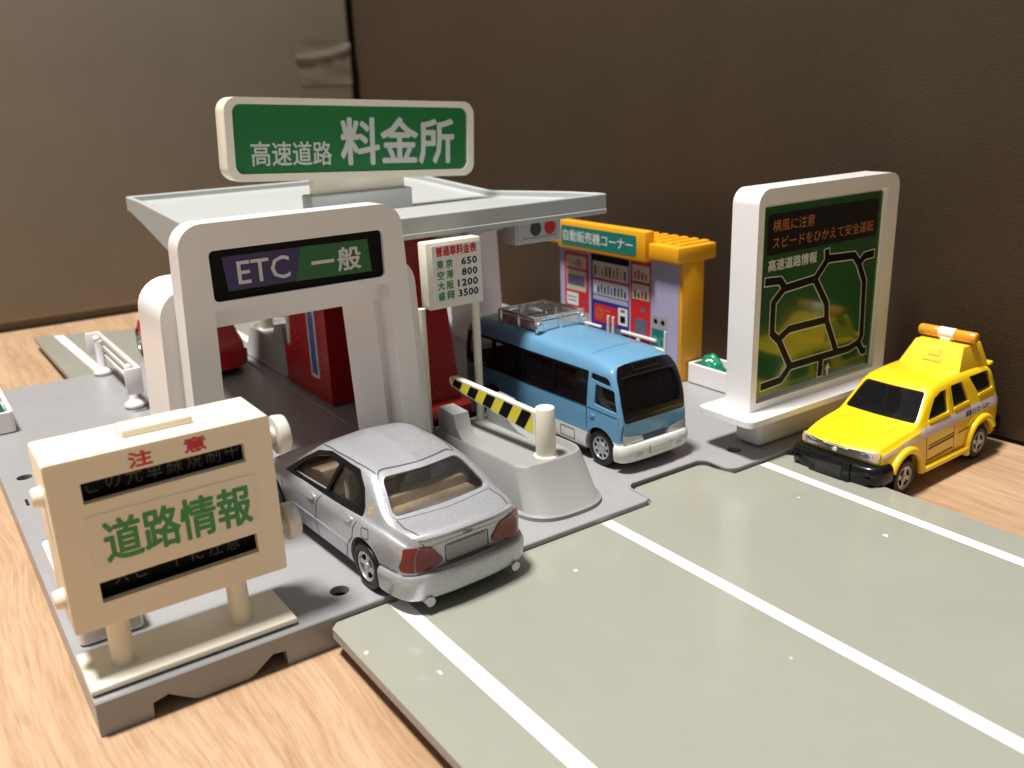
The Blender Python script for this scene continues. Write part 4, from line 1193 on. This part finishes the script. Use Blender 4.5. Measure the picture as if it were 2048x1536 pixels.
    pl = obj('number_plate', patch(bvh, [rrect(-.46, .46, .84, 1.17, .03, 3)], 'X', -1, .012, .15, skirt=.02), M('plate_mauve', (.36, .33, .34), .4), t, smooth=0)
    obj('plate_frame', ribbon(bvh, rrect(-.50, .50, .81, 1.20, .04, 3), .03, 'X', -1, .006, .1, closed=True), LINE, t, smooth=0)
    em = [ribbon(bvh, ellipse(0, 1.38, .10, .065, 16), .02, 'X', -1, .01, .04, closed=True), ribbon(bvh, ellipse(0, 1.395, .035, .05, 12), .016, 'X', -1, .012, .03, closed=True), ribbon(bvh, ellipse(0, 1.41, .06, .025, 12), .014, 'X', -1, .012, .03, closed=True)]
    obj('emblem', merge(em), LINE, t, smooth=0)
    for s in (1, -1):
        bm = nb(); add_cyl(bm, (-3.7, s*1.02, .20), (-4.2, s*1.02, .19), .09, .10, 20); obj('exhaust_pipe', bm, SILV, t, smooth=50)
    bm = nb(); add_box(bm, -3.9, 3.9, -.92, .92, .16, .5, bev=.05); obj('chassis', bm, BLACKP, t)
    # beige interior
    bm = nb()
    add_box(bm, -3.05, -2.1, -1.1, 1.1, 1.28, 1.60, bev=.08); add_box(bm, -2.3, -1.9, -1.15, 1.15, .7, 1.84, bev=.12)
    for s in (.62, -.62):
        add_box(bm, -.75, -.42, s-.42, s+.42, .7, 1.9, bev=.12); add_box(bm, -.6, .4, s-.42, s+.42, .7, 1.05, bev=.1)
    add_box(bm, 1.05, 1.85, -1.2, 1.2, .7, 1.50, bev=.12)
    add_box(bm, -2.2, -1.2, -1.15, 1.15, .7, 1.05, bev=.1)
    obj('interior', bm, BEIGE, t)
    for ch in t.children: ch.data.transform(Matrix.Diagonal((.916, 1.073, 1, 1)))
    for x in wx:
        for s in (1, -1): wheel(t, x*.916, s*1.655, .53, .55, 'four')
    return t
sedan()

# ------------------------------------------------------------------ blue minibus
def minibus():
    t = thing('blue_minibus', 'light blue toy minibus with chrome roof rack in the right lane', 'toy bus', (16.28, 20.92, 0), radians(-89.4))
    hw = lerp_keys([(-4.05, 1.20), (-3.4, 1.27), (0, 1.28), (3.2, 1.28), (3.95, 1.255)])
    zt = lerp_keys([(-4.05, 2.86), (-3.4, 3.03), (-1.5, 3.10), (1.5, 3.08), (2.8, 3.03), (3.5, 2.97), (3.95, 2.92)])
    def sect(x, ins=0.0, zf=None):
        w = hw(x)-ins; b = .30 if zf is None else zf; T = zt(x)-ins
        return [(0, b), (w*.86, b), (w*.97, b+.05), (w, b+.25), (w, 1.0), (w, 1.35), (w*.99, 1.66), (w*.975, 2.1), (w*.945, 2.55), (w*.915, 2.72), (w*.83, T-.12), (w*.66, T-.03), (w*.35, T+.005), (0, T+.02)]
    def rake(x, y, z):
        k = max(0, (x-2.6)/1.4); zz = max(0, (z-1.35)/1.6)
        x = x-k*(.30*zz+.42*zz**3)
        k2 = max(0, (-2.9-x)/1.2); return x+k2*.16*zz**2
    bm = shell(sect, -4.05, 4.0, 60, .3, .12, .12, .20, rake, zin=.25)
    bvh = BVHTree.FromBMesh(bm)
    body = obj('body', bm, BUSPAINT, t, smooth=0)
    wx = (-2.1, 3.02)
    for x in wx:
        cb = nb()
        for s in (1, -1): add_cyl(cb, (x, s*.8, .5), (x, s*2, .5), .62, .62, 40)
        boolean(body, cb)
    boolean(body, shell(lambda x: sect(x, .09, .7), -3.9, 3.72, 40, .1, .1, 0, .1, rake, zin=.25))
    wins = []
    xs = [(2.36, .98+.06), (.98-.06, -.50+.06), (-.56, -2.04), (-2.16, -3.6)]
    for a, b in xs: wins.append(roundpoly([(a, 1.70), (b, 1.70), (b, 2.54), (a, 2.54)], .07))
    vent = roundpoly([(2.62, 2.42), (3.40, 2.36), (3.36, 2.50), (3.22, 2.58), (2.62, 2.60)], .06)
    dwin = roundpoly([(2.78, 1.74), (3.68, 1.68), (3.54, 2.28), (2.80, 2.33)], .06)
    for w in wins: boolean(body, prismY(grow(w), -2, 2))
    for w in (vent, dwin): boolean(body, prismY(w, -2, 2))
    wsn = roundpoly([(-.98, 1.66), (.98, 1.66), (.93, 2.52), (-.93, 2.52)], .1)
    boolean(body, prismX(grow(wsn, m=.06), 2.9, 4.5))
    boolean(body, prismX(roundpoly([(-.95, 1.75), (.95, 1.75), (.9, 2.5), (-.9, 2.5)], .1), -4.6, -3.3))
    finish(body)
    band = roundpoly([(2.46, 1.62), (-3.74, 1.62), (-3.70, 2.62), (2.50, 2.62)], .05)
    for s in (1, -1):
        obj('window_band', patch(bvh, [band], 'Y', s, .018, .1, wins, skirt=.06), BLACKP, t, smooth=50)
        for w in wins:
            obj('side_window', patch(bvh, [w], 'Y', s, -.04, .2, skirt=0), GL_BUS, t, smooth=60)
        for a, b in xs[:3]:
            obj('window_rail', patch(bvh, [[(a-.04, 1.70), (b+.04, 1.70), (b+.04, 1.86), (a-.12, 1.86)]], 'Y', s, -.012, .2, skirt=.03), BLACKP, t, smooth=50)
        obj('door_window', patch(bvh, [dwin], 'Y', s, -.05, .2, skirt=0), GL_BUS, t, smooth=60); obj('quarter_window', patch(bvh, [vent], 'Y', s, -.03, .2, skirt=0), GL_BUS, t, smooth=60)
        obj('panel_lines', merge([ribbon(bvh, [(2.47, 1.62), (2.45, 1.0)], .03, 'Y', s), ribbon(bvh, [(3.86, 1.62), (3.80, .95)], .02, 'Y', s), ribbon(bvh, [(2.5, 1.60), (3.8, 1.55)], .03, 'Y', s)]), M('panel_line_blue', (.015, .06, .12), .5, bump=0), t, smooth=0)
        obj('door_handle', patch(bvh, [ellipse(2.70, 1.40, .10, .045, 14)], 'Y', s, .03, .06, skirt=.05), BUSPAINT, t, smooth=60)
        hb = ribbon(bvh, rrect(1.30, 1.92, .46, .76, .03, 2), .03, 'Y', s, .004, .12, closed=True); obj('side_hatch', hb, M('panel_line_grey', (.12, .13, .13), .5, bump=0), t, smooth=0)
    mask = roundpoly([(-1.10, 1.40), (1.10, 1.40), (1.14, 1.9), (1.09, 2.54), (.96, 2.82), (.6, 2.88), (-.6, 2.88), (-.96, 2.82), (-1.09, 2.54), (-1.14, 1.9)], .10)
    obj('front_mask', patch(bvh, [mask], 'X', 1, .03, .06, [wsn], skirt=.07), BLACKP, t, smooth=50)
    obj('windscreen', patch(bvh, [wsn], 'X', 1, -.03, .2, skirt=0), GL_BUS, t, smooth=60)
    obj('mask_edge', merge([ribbon(bvh, [(-1.0, 2.56), (0, 2.57), (1.0, 2.56)], .03, 'X', 1, .05), ribbon(bvh, rrect(-.45, .45, 2.68, 2.84, .02, 2), .025, 'X', 1, .05, .1, closed=True), ribbon(bvh, [(-1.1, 1.52), (0, 1.53), (1.1, 1.52)], .03, 'X', 1, .05)]), M('black_gloss_edge', (.02, .02, .02), .12, coat=.8, bump=0), t, smooth=0)
    obj('wiper_knob', patch(bvh, [ellipse(.95, 1.72, .045, .05, 10)], 'X', 1, .07, .05, skirt=.09), BLACKP, t, smooth=60)
    for s in (1, -1):
        obj('headlight', patch(bvh, [roundpoly([(s*1.15, .80), (s*1.15, 1.05), (s*.80, 1.02), (s*.52, .96), (s*.46, .80)], .03)], 'X', 1, .03, .1, skirt=.06), LAMPC, t, smooth=50)
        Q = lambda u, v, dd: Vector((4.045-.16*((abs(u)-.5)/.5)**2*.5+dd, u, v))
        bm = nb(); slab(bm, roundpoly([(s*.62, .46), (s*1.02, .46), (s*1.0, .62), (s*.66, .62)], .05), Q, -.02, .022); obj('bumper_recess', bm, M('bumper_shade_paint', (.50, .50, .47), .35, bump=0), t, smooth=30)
    obj('grille', patch(bvh, [roundpoly([(-.40, .80), (.40, .80), (.44, .95), (-.44, .95)], .02)], 'X', 1, .012, .1, skirt=.02), M('grille_dark_blue', (.012, .03, .055), .4, bump=0), t, smooth=50)
    bm = nb(); hp = [(3.62, 1.285), (3.8, 1.25), (3.90, 1.16), (3.96, 1.0), (4.0, .6)]
    plan_sweep(bm, [(x, -y) for x, y in hp]+[(4.01, 0)]+hp[::-1], [(-.25, .30), (-.02, .31), (.03, .38), (.055, .58), (.045, .72), (.0, .79), (-.25, .80)])
    obj('front_bumper', bm, BUSW, t, smooth=40)
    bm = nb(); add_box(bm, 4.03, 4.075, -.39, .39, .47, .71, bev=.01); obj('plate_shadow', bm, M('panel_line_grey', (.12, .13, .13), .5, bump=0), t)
    bm = nb(); add_box(bm, 4.03, 4.085, -.37, .37, .485, .70, bev=.012); obj('number_plate', bm, BUSW, t)
    obj('emblem', merge([ribbon(bvh, ellipse(0, 1.22, .09, .05, 14), .016, 'X', 1, .01, .04, closed=True)]), BUSPAINT, t, smooth=0)
    obj('roof_seam', merge([ribbon(bvh, [(2.3, -1.0), (2.32, 0), (2.3, 1.0)], .018, 'Z', 1)]), M('panel_line_blue', (.015, .06, .12), .5), t, smooth=0)
    for x in wx:
        for s in (1, -1): wheel(t, x, s*1.25, .52, .45, 'slot')
    bm = nb(); add_box(bm, -3.9, 3.7, -.75, .75, .18, .6, bev=.05); add_box(bm, -3.8, 2.3, -1.16, 1.16, .24, .32); obj('chassis', bm, BLACKP, t)
    bm = nb()
    for xx in (-2.9, -1.6, -.3, 1.0):
        for s in (.6, -.6): add_box(bm, xx, xx+.3, s-.4, s+.4, .7, 2.05, bev=.08); add_box(bm, xx+.2, xx+.8, s-.4, s+.4, .7, 1.3, bev=.08)
    for s in (.55, -.55): add_box(bm, 2.15, 2.45, s-.38, s+.38, .7, 2.15, bev=.1)
    add_box(bm, 2.9, 3.55, -1.05, 1.05, .7, 1.62, bev=.1)
    obj('seats', bm, M('grey_interior', (.10, .10, .10), .5), t)
    # chrome roof rack
    rk = nb(); z0, z1 = 3.16, 3.50; x0, x1, y0, y1 = -2.15, -.28, -.86, .86
    for z in (z1,):
        add_box(rk, x0, x1, y0-.05, y0+.05, z-.06, z+.04, bev=.03, seg=2); add_box(rk, x0, x1, y1-.05, y1+.05, z-.06, z+.04, bev=.03, seg=2)
        add_box(rk, x0-.05, x0+.05, y0, y1, z-.06, z+.04, bev=.03, seg=2); add_box(rk, x1-.05, x1+.05, y0, y1, z-.06, z+.04, bev=.03, seg=2)
    add_box(rk, x0, x1, y0-.02, y0+.02, z0+.0, z1-.1); add_box(rk, x0, x1, y1-.02, y1+.02, z0, z1-.1); add_box(rk, x1-.02, x1+.02, y0, y1, z0, z1-.1); add_box(rk, x0-.02, x0+.02, y0, y1, z0, z1-.1)
    for x in (x0, (x0+x1)/2, x1):
        for y in (y0, 0, y1):
            if x == (x0+x1)/2 and y == 0: continue
            add_box(rk, x-.07, x+.07, y-.07, y+.07, z0-.10, z1+.02, bev=.03, seg=2)
    for s in (-1, 1): add_cyl(rk, (x1+.02, s*.84, 3.30), (x1+.16, s*.84, 3.30), .12, .13, 18, bev=.02); add_box(rk, x1-.05, x1+.06, s*.84-.11, s*.84+.11, z0-.08, z1+.06, bev=.03)
    add_box(rk, x0+.45, x0+.57, y0+.25, y1-.25, 3.12, 3.2, bev=.02); add_cyl(rk, (x0+.5, -.45, 3.15), (x0+.5, -.45, 3.62), .06, .06, 12); add_cyl(rk, (x0+1.1, .45, 3.15), (x0+1.1, .45, 3.55), .06, .06, 12)
    obj('roof_rack', rk, CHROME, t)
    bm = nb(); add_box(bm, x0+.1, x1-.1, y0+.1, y1-.1, 3.09, 3.135); obj('rack_floor', bm, CHROME, t)
    return t
minibus()

# ------------------------------------------------------------------ yellow patrol car
def patrol():
    t = thing('yellow_patrol_car', 'yellow toy off-road patrol car with amber light bar, parked on the wooden table', 'toy car', (22.9, 13.80, ZT), radians(180+2.0))
    hw = lerp_keys([(-3.2, 1.18), (-2.6, 1.27), (0, 1.29), (2.4, 1.28), (3.25, 1.2)])
    zt = lerp_keys([(-3.2, 1.62), (-3.06, 1.80), (-2.92, 2.2), (-2.72, 2.56), (-2.4, 2.66), (-1, 2.72), (.1, 2.68), (.5, 2.60), (.8, 2.36), (1.15, 1.98), (1.42, 1.76), (2.2, 1.67), (3.0, 1.53), (3.25, 1.44)])
    zs = lerp_keys([(-3.2, 1.60), (0, 1.68), (1.4, 1.62), (3.25, 1.34)])
    def sect(x, ins=0.0, zf=None):
        w = hw(x)-ins; b = .48 if zf is None else zf; s = zs(x); T = zt(x)-ins; h = max(T-s, .04)
        k = max(0, min(1, (h-.15)/.7)); k = k*k*(3-2*k)
        yr = (w*.86)*(1-k)+(1.0-ins)*k; yg = w*.955
        return [(0, b), (w*.86, b), (w*.97, b+.04), (w, b+.2), (w, 1.0), (w, s-.25), (w*.99, s-.06), (w*.975, s), (yg, s+.05*h+.01), ((yg+yr)/2+.01, s+.5*h), (yr+.035, s+.88*h), (yr*.88, T-.01), (yr*.5, T+.012), (0, T+.025)]
    bm = shell(sect, -3.2, 3.25, 64, .24, .14, .12, .22, zin=.25)
    bvh = BVHTree.FromBMesh(bm)
    body = obj('body', bm, YELPAINT, t, smooth=0)
    wx = (-1.88, 1.97)
    for x in wx:
        cb = nb()
        for s in (1, -1): add_cyl(cb, (x, s*.75, .52), (x, s*2, .52), .70, .70, 40)
        boolean(body, cb)
    boolean(body, shell(lambda x: sect(x, .08, .9), -3.0, 1.5, 36, .05, .05, 0, 0))
    w1 = roundpoly([(.90, 1.80), (-.14, 1.84), (-.14, 2.46), (.16, 2.46), (.48, 2.34)], .05)
    w2 = roundpoly([(-.40, 1.86), (-1.24, 1.90), (-.98, 2.50), (-.36, 2.50)], .06)
    w3 = roundpoly([(-1.80, 1.95), (-2.62, 1.98), (-2.46, 2.52), (-1.36, 2.54)], .06)
    for w in (w1, w2, w3): boolean(body, prismY(w, -2, 2))
    wsn = roundpoly([(-1.06, 1.80), (1.06, 1.80), (.88, 2.50), (-.88, 2.50)], .09)
    boolean(body, prismX(wsn, .1, 1.9))
    finish(body)
    for s in (1, -1):
        for w, nm in ((w1, 'door_window'), (w2, 'side_window'), (w3, 'rear_quarter_window')):
            obj(nm, patch(bvh, [w], 'Y', s, -.05, .2, skirt=0), GL_YEL, t, smooth=60)
            lo = min(p[1] for p in w); xx = [p[0] for p in w if p[1] < lo+.14]
            obj('window_sill', patch(bvh, [roundpoly([(max(xx), lo-.05), (min(xx), lo-.02), (min(xx), lo+.05), (max(xx), lo+.03)], .03)], 'Y', s, .03, .15, skirt=.05), YELPAINT, t, smooth=60)
        stripe = [(-3.02, 1.74), (-2.0, 1.75), (-.3, 1.735), (1.0, 1.68), (1.6, 1.63), (2.2, 1.50), (2.9, 1.36), (3.02, 1.24), (2.7, 1.33), (2.2, 1.36), (1.5, 1.40), (.4, 1.43), (-.4, 1.44), (-2.0, 1.46), (-3.1, 1.46)]
        obj('white_stripe', patch(bvh, [stripe], 'Y', s, .006, .12, skirt=0), M('stripe_white_paint', (.66, .60, .64), .35, coat=.2), t, smooth=60)
        bx = (-.95, -2.35, 1.50, 1.67) if s > 0 else (-2.35, -.95, 1.50, 1.67)
        obj('side_lettering', text_on(bvh, '道路パトロールカー', 'Y', s, bx, .012, bold=.01), PBLACK, t, smooth=0)
        obj('panel_lines', merge([ribbon(bvh, [(1.05, 1.72), (1.02, 1.2), (.92, .66)], .03, 'Y', s), ribbon(bvh, [(-.30, 2.52), (-.32, 1.7), (-.42, .9), (-.5, .62)], .022, 'Y', s)]), M('panel_line_ochre', (.25, .13, .01), .5, bump=0), t, smooth=0)
        obj('side_moulding', merge([ribbon(bvh, [(.90, 1.04), (-.40, 1.10)], .05, 'Y', s, .012), ribbon(bvh, [(.90, 1.13), (-.40, 1.19)], .03, 'Y', s, .012), ribbon(bvh, [(.95, .70), (-.38, .76)], .04, 'Y', s, .012), ribbon(bvh, [(-.62, 1.12), (-1.2, 1.14)], .03, 'Y', s, .012)]), M('moulding_dark', (.10, .055, .008), .5, bump=0), t, smooth=0)
        bm = nb(); add_box(bm, -1.15, 1.2, s*1.30-.13, s*1.30+.13, .46, .60, bev=.05, seg=2); obj('side_step', bm, YELPAINT, t)
        for x, a0, a1 in ((wx[1], 24, 184), (wx[0], -14, 152)):
            bm = nb(); add_tube(bm, [(x+.74*cos(radians(a0+(a1-a0)*k/22)), s*1.30, .52+.76*sin(radians(a0+(a1-a0)*k/22))) for k in range(23)], .11, 10)
            obj('fender_flare', bm, YELPAINT, t, smooth=60)
    obj('windscreen', patch(bvh, [wsn], 'X', 1, -.025, .16, skirt=0), GL_YEL, t, smooth=60)
    obj('windscreen_seal', patch(bvh, [roundpoly([(-1.10, 1.77), (1.10, 1.77), (.91, 2.53), (-.91, 2.53)], .1)], 'X', 1, .004, .1, [wsn], skirt=.05), YELPAINT, t, smooth=50)
    obj('bonnet_line', merge([ribbon(bvh, [(1.62, .72), (2.3, .78), (2.75, .74)], .03, 'Z', 1), ribbon(bvh, [(1.62, -.72), (2.3, -.78), (2.75, -.74)], .03, 'Z', 1)]), M('panel_line_ochre_soft', (.72, .46, .012), .5, bump=0), t, smooth=0)
    obj('chrome_grille', patch(bvh, [roundpoly([(-1.13, 1.17), (1.13, 1.17), (1.13, 1.42), (-1.13, 1.42)], .03)], 'X', 1, .04, .07, skirt=.08), CHROMEL, t, smooth=50)
    for k in range(3):
        obj('grille_bar', ribbon(bvh, [(-.62, 1.25+k*.055), (.62, 1.25+k*.055)], .022, 'X', 1, .06), CHROMEL, t, smooth=0)
    gl = [ribbon(bvh, [(-.62, 1.235+k*.05), (.62, 1.235+k*.05)], .016, 'X', 1, .048) for k in range(4)]
    obj('grille_gap', merge(gl), M('grille_shadow_grey', (.16, .16, .16), .4, bump=0), t, smooth=0)
    bm = nb(); add_ball(bm, (3.30, 0, 1.31), .085, .5, 1.1, .8); obj('emblem', bm, CHROME, t)
    for s in (1, -1):
        obj('headlight', patch(bvh, [rrect(*sorted((s*.62, s*1.0)), 1.20, 1.40, .03, 3)], 'X', 1, .06, .07, skirt=.05), LAMPC, t, smooth=50)
        obj('corner_lamp', patch(bvh, [rrect(*sorted((s*1.01, s*1.13)), 1.20, 1.40, .02, 3)], 'X', 1, .055, .06, skirt=.05), M('corner_lamp_peach', (.62, .42, .26), .15, coat=.5, bump=0), t, smooth=50)
    bm = nb()
    hp = [(2.70, 1.37), (3.02, 1.37), (3.22, 1.31), (3.35, 1.18), (3.42, .95), (3.46, .5)]
    plan_sweep(bm, [(x, -y) for x, y in hp]+[(3.465, 0)]+hp[::-1], [(-.35, .62), (-.04, .60), (.0, .66), (.015, .95), (-.03, 1.07), (-.1, 1.11), (-.35, 1.12)])
    bmesh.ops.recalc_face_normals(bm, faces=bm.faces[:])
    bu = obj('front_bumper', bm, BLACKP, t, smooth=40)
    bm = nb(); add_box(bm, 3.30, 3.52, -.62, .62, .52, 1.12, bev=.05); add_box(bm, 3.2, 3.42, -.5, .5, .40, .56, bev=.04); obj('winch_guard', bm, BLACKP, bu)
    bm = nb(); add_box(bm, 3.51, 3.55, -.40, .40, .66, .98, bev=.02); obj('number_plate', bm, M('black_plate', (.02, .02, .021), .4), bu)
    for s in (1, -1):
        bm = nb(); add_box(bm, 3.40, 3.47, s*.98-.20, s*.98+.20, .80, .86, bev=.02); add_box(bm, 3.38, 3.45, s*.98-.24, s*.98+.24, .94, .97, bev=.01); obj('fog_light', bm, BLACKP, bu)
    bm = nb(); add_box(bm, -3.34, -2.9, -1.2, 1.2, .52, .95, bev=.08); obj('rear_bumper', bm, BLACKP, t)
    bm = nb(); add_box(bm, -2.86, -2.62, -.98, .98, 2.58, 2.70, bev=.05); obj('roof_spoiler', bm, YELPAINT, t)
    for x in wx:
        for s in (1, -1): wheel(t, x, s*1.30, .51, .48, 'four')
    bm = nb(); add_box(bm, -3.1, 3.1, -.72, .72, .30, .85, bev=.05); add_box(bm, -3.0, 3.0, -1.1, 1.1, .60, .90); obj('chassis', bm, BLACKP, t)
    bm = nb()
    for s in (.55, -.55): add_box(bm, -.6, -.3, s-.38, s+.38, .9, 2.15, bev=.1); add_box(bm, -1.9, -1.6, s-.38, s+.38, .9, 2.1, bev=.1)
    add_box(bm, .6, 1.35, -1.0, 1.0, .9, 1.70, bev=.1)
    obj('interior', bm, M('grey_interior', (.10, .10, .10), .5), t)
    # roof box with light bar
    bm = nb(); A = [(-2.55, 2.62, .90), (-1.02, 2.62, .90)]
    loft(bm, [[(-2.60, -.90, 2.60), (-1.02, -.90, 2.60), (-1.02, .90, 2.60), (-2.60, .90, 2.60)], [(-2.60, -.90, 2.70), (-1.06, -.90, 2.70), (-1.06, .90, 2.70), (-2.60, .90, 2.70)], [(-2.44, -.72, 3.30), (-1.50, -.72, 3.30), (-1.50, .72, 3.30), (-2.44, .72, 3.30)]])
    es = [e for e in bm.edges if len(e.link_faces) == 2 and e.calc_face_angle(0) > .5]
    bmesh.ops.bevel(bm, geom=es, offset=.05, segments=2, profile=.5, affect='EDGES', clamp_overlap=True)
    rb = obj('roof_box', bm, M('roof_box_yellow', (.88, .58, .03), .38, var=.02, sss=.1), t, smooth=40)
    bm = nb()
    ng = lambda y, z: Vector((-1.06-(z-2.7)*.735, y, z))
    for (y0, y1, z0, z1) in ((-.16, .16, 2.98, 3.14), (-.26, .26, 2.84, 2.93)):
        vs = [ng(y0, z0), ng(y1, z0), ng(y1, z1), ng(y0, z1)]
        loft(bm, [[v+Vector((-.05, 0, -.03)) for v in vs], [v+Vector((.02, 0, .014)) for v in vs]])
    obj('box_badge', bm, M('roof_box_yellow_deep', (.80, .50, .025), .4), rb, smooth=0)
    bm = nb(); add_box(bm, -2.12, -1.78, -.16, .16, 3.28, 3.42, bev=.03); obj('lamp_foot', bm, CREAMP, rb)
    for s in (1, -1):
        bm = nb(); add_cyl(bm, (-1.95, s*.20, 3.50), (-1.95, s*.86, 3.50), .165, .165, 24, bev=.06); obj('amber_lamp', bm, AMBER, rb, smooth=50)
    bm = nb(); add_cyl(bm, (-1.95, -.235, 3.50), (-1.95, .235, 3.50), .172, .172, 24); obj('lamp_cover', bm, PWHITE, rb, smooth=50)
    return t
patrol()

# ------------------------------------------------------------------ red hatchback far behind the gate
def redcar():
    t = thing('red_hatchback', 'blurred red toy hatchback at the back, seen through the white gate', 'toy car', (9.3, 36.9, 0), radians(90))
    hw = lerp_keys([(-3.6, 1.25), (-3, 1.38), (0, 1.42), (2.8, 1.38), (3.6, 1.1)])
    zs = lerp_keys([(-3.6, 1.05), (-2.5, 1.42), (0, 1.38), (3.6, .95)])
    zt = lerp_keys([(-3.6, 1.0), (-3.4, 1.12), (-3.05, 1.36), (-2.7, 1.75), (-2.1, 2.3), (-1.2, 2.5), (0, 2.5), (.7, 2.3), (1.7, 1.6), (3.0, 1.35), (3.6, 1.0)])
    def sect(x, ins=0):
        w = hw(x); b = .28; s = min(zs(x), zt(x)-.05); T = zt(x); h = max(T-s, .04)
        k = max(0, min(1, (h-.2)/.8)); k = k*k*(3-2*k); yr = (w*.86)*(1-k)+1.0*k; yg = w*.93
        return [(0, b), (w*.8, b), (w*.96, b+.05), (w, b+.4), (w, s-.2), (w*.98, s-.04), (yg, s+.08*h), ((yg+yr)/2, s+.5*h), (yr+.04, s+.88*h), (yr*.85, T-.01), (yr*.45, T+.01), (0, T+.02)]
    bm = shell(sect, -3.6, 3.6, 44, .3, .4, .25, .4)
    bvh = BVHTree.FromBMesh(bm); body = obj('body', bm, REDCAR, t, smooth=0)
    for x in (-2.2, 2.2):
        cb = nb()
        for s in (1, -1): add_cyl(cb, (x, s*.9, .5), (x, s*2, .5), .62, .62, 28)
        boolean(body, cb)
    finish(body)
    obj('rear_window', patch(bvh, [roundpoly([(-1.0, 1.76), (1.0, 1.76), (.82, 2.34), (-.82, 2.34)], .1)], 'X', -1, .012, .2, skirt=.02), M('dark_blue_window', (.03, .045, .075), .12, bump=0, coat=.5), t, smooth=60)
    for s in (1, -1):
        obj('side_window', patch(bvh, [roundpoly([(1.3, 1.5), (-2.0, 1.6), (-1.5, 2.28), (.2, 2.28)], .1)], 'Y', s, .012, .2, skirt=.02), M('dark_blue_window', (.03, .045, .075), .12), t, smooth=60)
    obj('rear_bumper', patch(bvh, [roundpoly([(-1.25, .38), (1.25, .38), (1.27, .95), (-1.27, .95)], .1)], 'X', -1, .12, .15, skirt=.14), REDCAR, t, smooth=50)
    for x in (-2.2, 2.2):
        for s in (1, -1): wheel(t, x, s*1.36, .5, .45, 'five')
    bm = nb(); add_box(bm, -3.5, 3.4, -.85, .85, .12, .5, bev=.05); obj('chassis', bm, BLACKP, t)
    return t
redcar()
